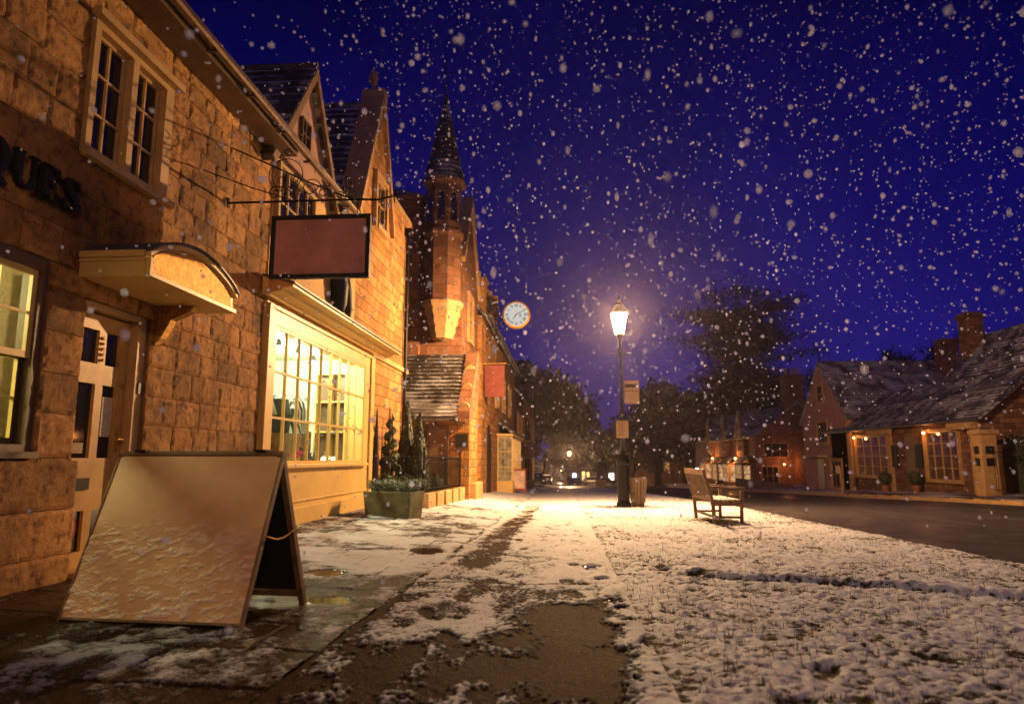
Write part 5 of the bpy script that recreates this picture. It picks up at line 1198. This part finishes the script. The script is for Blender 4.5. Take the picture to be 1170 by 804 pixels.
# ---------------------------------------------------------------- trees
m_far = leafmat('night_foliage', (.014,.013,.009), 0.0)
m_bark = simple('bark', (.016,.012,.010), .9, scale=8)
def limb(m, p, d, L, r, depth, tips, spread=.6, up=.25):
    d = d.normalized(); n = 4; pts = [Vector(p)]; rs = [r]
    for i in range(n):
        d = (d+Vector((random.gauss(0,.10), random.gauss(0,.10), random.gauss(.02,.08)))).normalized(); pts.append(pts[-1]+d*L/n); rs.append(r*(1-.42*(i+1)/n))
    m.tube(pts, rs, 5 if depth > 1 else 4)
    if depth == 0: tips.append(pts[-1]); tips.append(pts[2]); return
    for k in range(3 if depth > 1 else 4):
        q = random.uniform(0, 6.28); ax = d.orthogonal().normalized(); ax = Matrix.Rotation(q, 3, d) @ ax
        nd_ = (d+ax*spread*random.uniform(.7,1.3)+Vector((0,0,up*.4))).normalized(); limb(m, pts[-1] if k else pts[-2], nd_, L*random.uniform(.6,.8), r*.58, depth-1, tips, spread, up)
def broad(label, h, bare=False, seed=0, group='trees beyond the far houses', dens=95, leaf=.5):
    random.seed(seed); o = thing('bare_tree' if bare else 'leafy_tree', (0,0,0), label, 'tree', group)
    t_ = M(); tips = []; d = Vector((random.gauss(0,.06), random.gauss(0,.06), 1))
    limb(t_, (0,0,-.3), d, h*(.30 if bare else .24), h*.028, 4 if bare else 3, tips, .62 if bare else .95, .25 if bare else .1); t_.build('trunk', m_bark, o)
    if not bare:
        c = M(); pts = []
        for p in tips:
            r = h*random.uniform(.075,.13)
            for _ in range(dens): v = Vector((random.gauss(0,1), random.gauss(0,1), random.gauss(0,.7))).normalized()*r*random.random()**.4; pts.append((p.x+v.x, p.y+v.y, p.z+v.z))
        leaves(c, pts, leaf); c.build('crown', m_far, o, recalc=False)
    else:
        c = M()
        for p in tips:
            for _ in range(4): v = Vector((random.gauss(0,1), random.gauss(0,1), random.gauss(.5,.8))).normalized()*h*.06; c.tube([p, p+v], [.035,.015], 3)
        c.build('crown', m_bark, o)
    return o
def cedar(label, h, seed):
    random.seed(seed); o = thing('cedar_tree', (0,0,0), label, 'tree', 'trees beyond the far houses')
    t_ = M(); t_.tube([(0,0,-.5),(.2,0,h*.4),(0,.2,h*.8),(0,0,h*.95)], [h*.022,h*.018,h*.010,h*.004], 8); c = M(); pts = []
    for k in range(22):
        zz = h*(.30+.68*k/21); reach = h*(.40+.06*math.sin(k*1.9))*(1-.30*k/22)*random.uniform(.45,1.25)
        for j in range(4):
            q = random.uniform(0, 6.28); e = Vector((math.cos(q)*reach, math.sin(q)*reach, zz+random.uniform(-.01,.06)*h)); s = Vector((0,0,zz-.03*h)); t_.tube([s, s.lerp(e,.5)+Vector((0,0,.01*h)), e], [h*.006,h*.004,h*.002], 4)
            for m_ in range(7):
                b = s.lerp(e, random.uniform(.35,1.05)); rr = h*random.uniform(.035,.07)
                for _ in range(40): pts.append((b.x+random.gauss(0,rr), b.y+random.gauss(0,rr), b.z+random.gauss(0,rr*.30)))
    t_.build('trunk', m_bark, o); leaves(c, pts, h*.018, 1.2); c.build('crown', m_far, o, recalc=False); return o
A1 = broad('', 14, False, 11); A2 = broad('', 14, False, 23); B1 = broad('', 12, True, 5); B2 = broad('', 12, True, 8); K1 = cedar('', 24, 3)
random.seed(99)
TP = [(K1, 26.5, 104, 1.15, 0, 'huge flat-topped cedar rising over the dormered house'),
      (A1, 14.5, 108, 1.6, 1, 'dark leafy tree right of the main lamp post, behind the bench'),
      (A2, 20, 114, 2.1, 2, 'large dark leafy tree filling the gap left of the cedar'),
      (A1, 11.5, 125, 1.3, 3, 'low dark tree just right of the main lamp post at the horizon'),
      (A2, 8.5, 170, 1.2, 2, 'low rounded tree behind the second far street lamp'),
      (A1, 1.5, 190, 1.4, 5, 'small dark tree behind the brightest far street lamp'),
      (A2, -3.4, 120, 2.0, .4, 'tall dark tree standing beyond the end house'),
      (A1, -6.0, 100, 2.3, 2.2, 'tallest dark tree rising right behind the roof of the end house'),
      (A2, -9, 175, 1.7, 4, 'dark tree low behind the leftmost far street lamp'),
      (A1, 12, 250, 1.9, 1.3, 'far dark tree closing the road between two far lamps'),
      (A2, 22, 165, 1.7, 3.3, 'broad dark tree deep behind the dormered house'),
      (A1, 34, 120, 1.5, 4.1, 'dark leafy tree to the right of the cedar behind the chimney'),
      (A2, 24, 101, 1.9, 5.1, 'dark leafy tree filling the low space under the cedar'),
      (A1, 18.5, 101, 1.55, 2.7, 'dark leafy tree behind the left end of the dormered house'),
      (A2, 10.5, 108, 1.0, 1.1, 'low dark tree showing just behind the litter bin'),
      (B1, 30, 78, 1.45, 0, 'bare tree with fine twigs between the dormered house and pink cottage'),
      (B2, 34, 66, 1.5, 1, 'bare tree spreading over the pink cottage roof'),
      (B1, 33, 55, 1.35, 2.1, 'bare tree behind the far shop chimney'),
      (B2, 38, 56, 1.4, 3.2, 'bare tree right of the far shop chimney'),
      (A2, 40, 74, 1.25, 3.9, 'dark leafy tree low behind the pink cottage'),
      (A1, 36, 92, 1.2, 2.6, 'dark leafy tree above the roof of the pink cottage')]
usd = set()
for src, x, y, s, rz, lab in TP:
    o = src if src.name not in usd else copy_tree(src); usd.add(src.name)
    o.location = (x, y, gz(x, y)-.2); o.scale = (s, s, s); o.rotation_euler.z = rz; o['label'] = lab
wd = M(); pts = []
random.seed(5)
for _ in range(16000):
    x = random.uniform(-160, 260); y = 330+random.uniform(0, 40); hh_ = 6+5*float(fbm(np.array([x*.03]), np.array([1.]), 3, 3)[0])*2
    pts.append((x, y, -10.5+random.random()**.8*hh_))
leaves(wd, pts, 2.2); kind(wd.build('far_woodland', m_far, recalc=False), 'stuff', 'dark woodland closing the view at the horizon')

# ---------------------------------------------------------------- distance: cars, lit shops
def car():
    o = thing('parked_car', (0,0,0), '', 'car', 'parked cars far down the road')
    m = M(); sec = [(-2.1,.35,.62,.75),(-2.05,.35,.80,.82),(-1.2,.30,.92,.85),(1.0,.30,.95,.86),(1.9,.32,.90,.84),(2.1,.38,.70,.78)]
    vs = []; 
    for l, z0, z1, hw in sec: vs += [(-hw,l,z0),(hw,l,z0),(hw*1.02,l,(z0+z1)/2),(hw*.93,l,z1),(-hw*.93,l,z1),(-hw*1.02,l,(z0+z1)/2)]
    fs = [(i*6+k, i*6+(k+1)%6, (i+1)*6+(k+1)%6, (i+1)*6+k) for i in range(5) for k in range(6)]+[(5,4,3,2,1,0), tuple(30+k for k in range(6))]
    m.add(vs, fs); m.build('body', bpy.data.materials.get('car_paint') or simple('car_paint', (.06,.06,.07), .25, metal=.4, bs=0), o, smooth=False)
    m = M(); m.add([(-.76,-1.3,.92),(.76,-1.3,.92),(.76,1.7,.94),(-.76,1.7,.94),(-.6,-.6,1.42),(.6,-.6,1.42),(.6,1.2,1.42),(-.6,1.2,1.42)], [(0,1,5,4),(1,2,6,5),(2,3,7,6),(3,0,4,7),(4,5,6,7),(3,2,1,0)]); m.build('cabin', m_dglass, o)
    m = M(); m.box(-.58,.58,-.5,1.15,1.425,1.48); m.box(-.6,.6,-2.0,-1.35,.93,.96); m.build('snow_cover', m_snow, o)
    for sx in (-1,1):
        for l in (-1.3,1.3): w_ = M(); w_.lathe([(0,-.1),(.32,-.1),(.33,0),(.32,.1),(0,.1)], (sx*.76,l,.33), 16, 'x'); w_.build('wheel', m_black, o)
        M().ico((sx*.6,-2.1,.66), .09, 1, (1,.4,.7)).build('headlight', m_lead, o)
    return o
c0 = car(); cars = [(-3.2,88,.1,'snow topped parked car nearest, beyond the end of the left row'),(-2.6,108,.0,'parked car right behind the nearest one, left of the far lamp'),(5.4,125,1.4,'parked car side-on between the two brightest far lamps'),(8.6,140,1.5,'farther parked car below the second far street lamp'),(2.6,150,.2,'dark parked car behind the brightest far lamp post')]
for i, (x, y, rz, lab) in enumerate(cars):
    o = c0 if i == 0 else copy_tree(c0); o.location = (x, y, gz(x, y)); o.rotation_euler.z = rz; o['label'] = lab
ds = thing('distant_shop', (7.5, 262, gz(7,262)), 'distant low building with yellow and white lit doorways at the end of the road', 'building')
z = gz(7,262); M().box(2, 24, 262, 270, z-1, z+5.5).build('wall', m_stone3, ds)
a = M(); roof(a, (1.5,261.5,z+5.4), (24.5,261.5,z+5.4), (24,266,z+8.5), (2,266,z+8.5), .4); a.build('roof', m_roof, ds)
m_yel = emit('yellow_window', (1,.62,.15), 3.5); m_wht = emit('white_doorway', (1,.98,.85), 9); m_blu = emit('blue_white_sign', (.55,.7,1), 5)
for nm, x0, x1, z0, z1, mt in (('window',7.2,8.2,1.2,4.2,m_yel),('window',9.0,9.8,1.2,4.0,m_yel),('doorway',17.3,18.9,.2,3.6,m_wht),('lit_sign',3.6,5.0,1.8,3.6,m_blu)): M().box(x0, x1, 261.9, 261.99, z+z0, z+z1).build(nm, mt, ds)
dh = thing('dark_house', (15.0, 118, gz(15,118)), 'dim house with a few small lights behind the lamp post and trees', 'building')
z = gz(15,118); M().box(12, 22, 124, 130, z-1, z+4.0).build('wall', m_stone3, dh)
a = M(); roof(a, (11.6,123.6,z+3.9), (22.4,123.6,z+3.9), (22,127,z+6.8), (12,127,z+6.8), .3); a.build('roof', m_roof, dh)
for x in (13.4,14.2,15.0,15.9): M().ico((x,123.5,z+3.6+.2*math.sin(x*5)), .10, 1).build('string_light', m_yel, dh)
window(dh, YN(124), 17.4, 18.8, z+2.4, z+3.8, 3, 2, m_creamd, m_warm)
bp = M(); bp.box(4.3, 5.7, 92, 93, gz(5,92), gz(5,92)+.9); tag(bp.build('salt_bin', m_cream, at=(5,92.5,gz(5,92)), bevel=.05), 'small pale grit bin under the second far street lamp', 'bin')

# ---------------------------------------------------------------- falling snow
random.seed(31)
sn = M(); bmx = bmesh.new(); bmesh.ops.create_icosphere(bmx, subdivisions=1, radius=1); iv = np.array([v.co[:] for v in bmx.verts]); iff = np.array([[v.index for v in f.verts] for f in bmx.faces]); bmx.free()
N1 = 34000; P = np.stack([rng.uniform(-8, 11, N1), rng.uniform(1.5, 13, N1), rng.uniform(.3, 9.5, N1)], 1)
keep = (P[:, 0] > -3.3) & (rng.random(N1) < np.clip(.2+.30*(P[:, 2]-.3), .12, 1)); P = P[keep]
rr = rng.lognormal(math.log(.0080), .5, len(P)); dd = np.linalg.norm(P-np.array([0,0,.95]), axis=1); ok_ = (dd > .8) & (rr < .0035+.006*np.minimum(dd, P[:, 1])); P = P[ok_]; rr = rr[ok_]
cl_n = .5*fbm(P[:, 0]*.9+P[:, 2]*.3, P[:, 2]*.9+P[:, 1]*.5, 201, 3)+.5*fbm(P[:, 0]*3, P[:, 2]*3+P[:, 1], 202, 2)
ok_ = rng.random(len(P)) < np.clip((cl_n-.36)*5, .12, 1); P = P[ok_]; rr = rr[ok_]
P = np.concatenate([P, P, P]); rr = np.concatenate([rr*1.25, rr*.9, rr*.55])
V = P[:, None, :] + iv[None]*rr[:, None, None]*(1+.22*rng.standard_normal((len(P), 1, 3)).clip(-1.5, 2))*np.array([1,1,1.25])
F = (iff[None] + (np.arange(len(P))*len(iv))[:, None, None]).reshape(-1, 3)
me = bpy.data.meshes.new('falling_snow'); me.from_pydata(V.reshape(-1, 3).tolist(), [], F.tolist()); me.polygons.foreach_set('use_smooth', [True]*len(F))
mf, t, b = newmat('snowflake'); t.nodes.remove(b); d1 = nd(t, 'ShaderNodeBsdfDiffuse'); d1.inputs[0].default_value = (.64,.68,1.0,1); d2 = nd(t, 'ShaderNodeBsdfTranslucent'); d2.inputs[0].default_value = (.64,.68,1.0,1)
mx = nd(t, 'ShaderNodeMixShader'); t.links.new(d1.outputs[0], mx.inputs[1]); t.links.new(d2.outputs[0], mx.inputs[2]); tp = nd(t, 'ShaderNodeBsdfTransparent'); m2 = nd(t, 'ShaderNodeMixShader'); m2.inputs[0].default_value = .77; t.links.new(mx.outputs[0], m2.inputs[1]); t.links.new(tp.outputs[0], m2.inputs[2]); t.links.new(m2.outputs[0], t.nodes['Material Output'].inputs[0]); me.materials.append(mf)
o = bpy.data.objects.new('falling_snow', me); C.objects.link(o); kind(o, 'stuff', 'white snowflakes falling through the night air')

# ---------------------------------------------------------------- snowy air
hz = M(); hz.box(-200, 300, -30, 420, -16, 40)
hm, t, b = newmat('snowy_air'); t.nodes.remove(b); pv_ = nd(t, 'ShaderNodeVolumePrincipled'); pv_.inputs['Color'].default_value = (.92,.84,.95,1)
pv_.inputs['Density'].default_value = .00048; pv_.inputs['Anisotropy'].default_value = .78
t.links.new(pv_.outputs[0], t.nodes['Material Output'].inputs['Volume'])
kind(hz.build('haze', hm), 'stuff', 'thin snowy haze in the night air')
sc.cycles.volume_bounces = 0
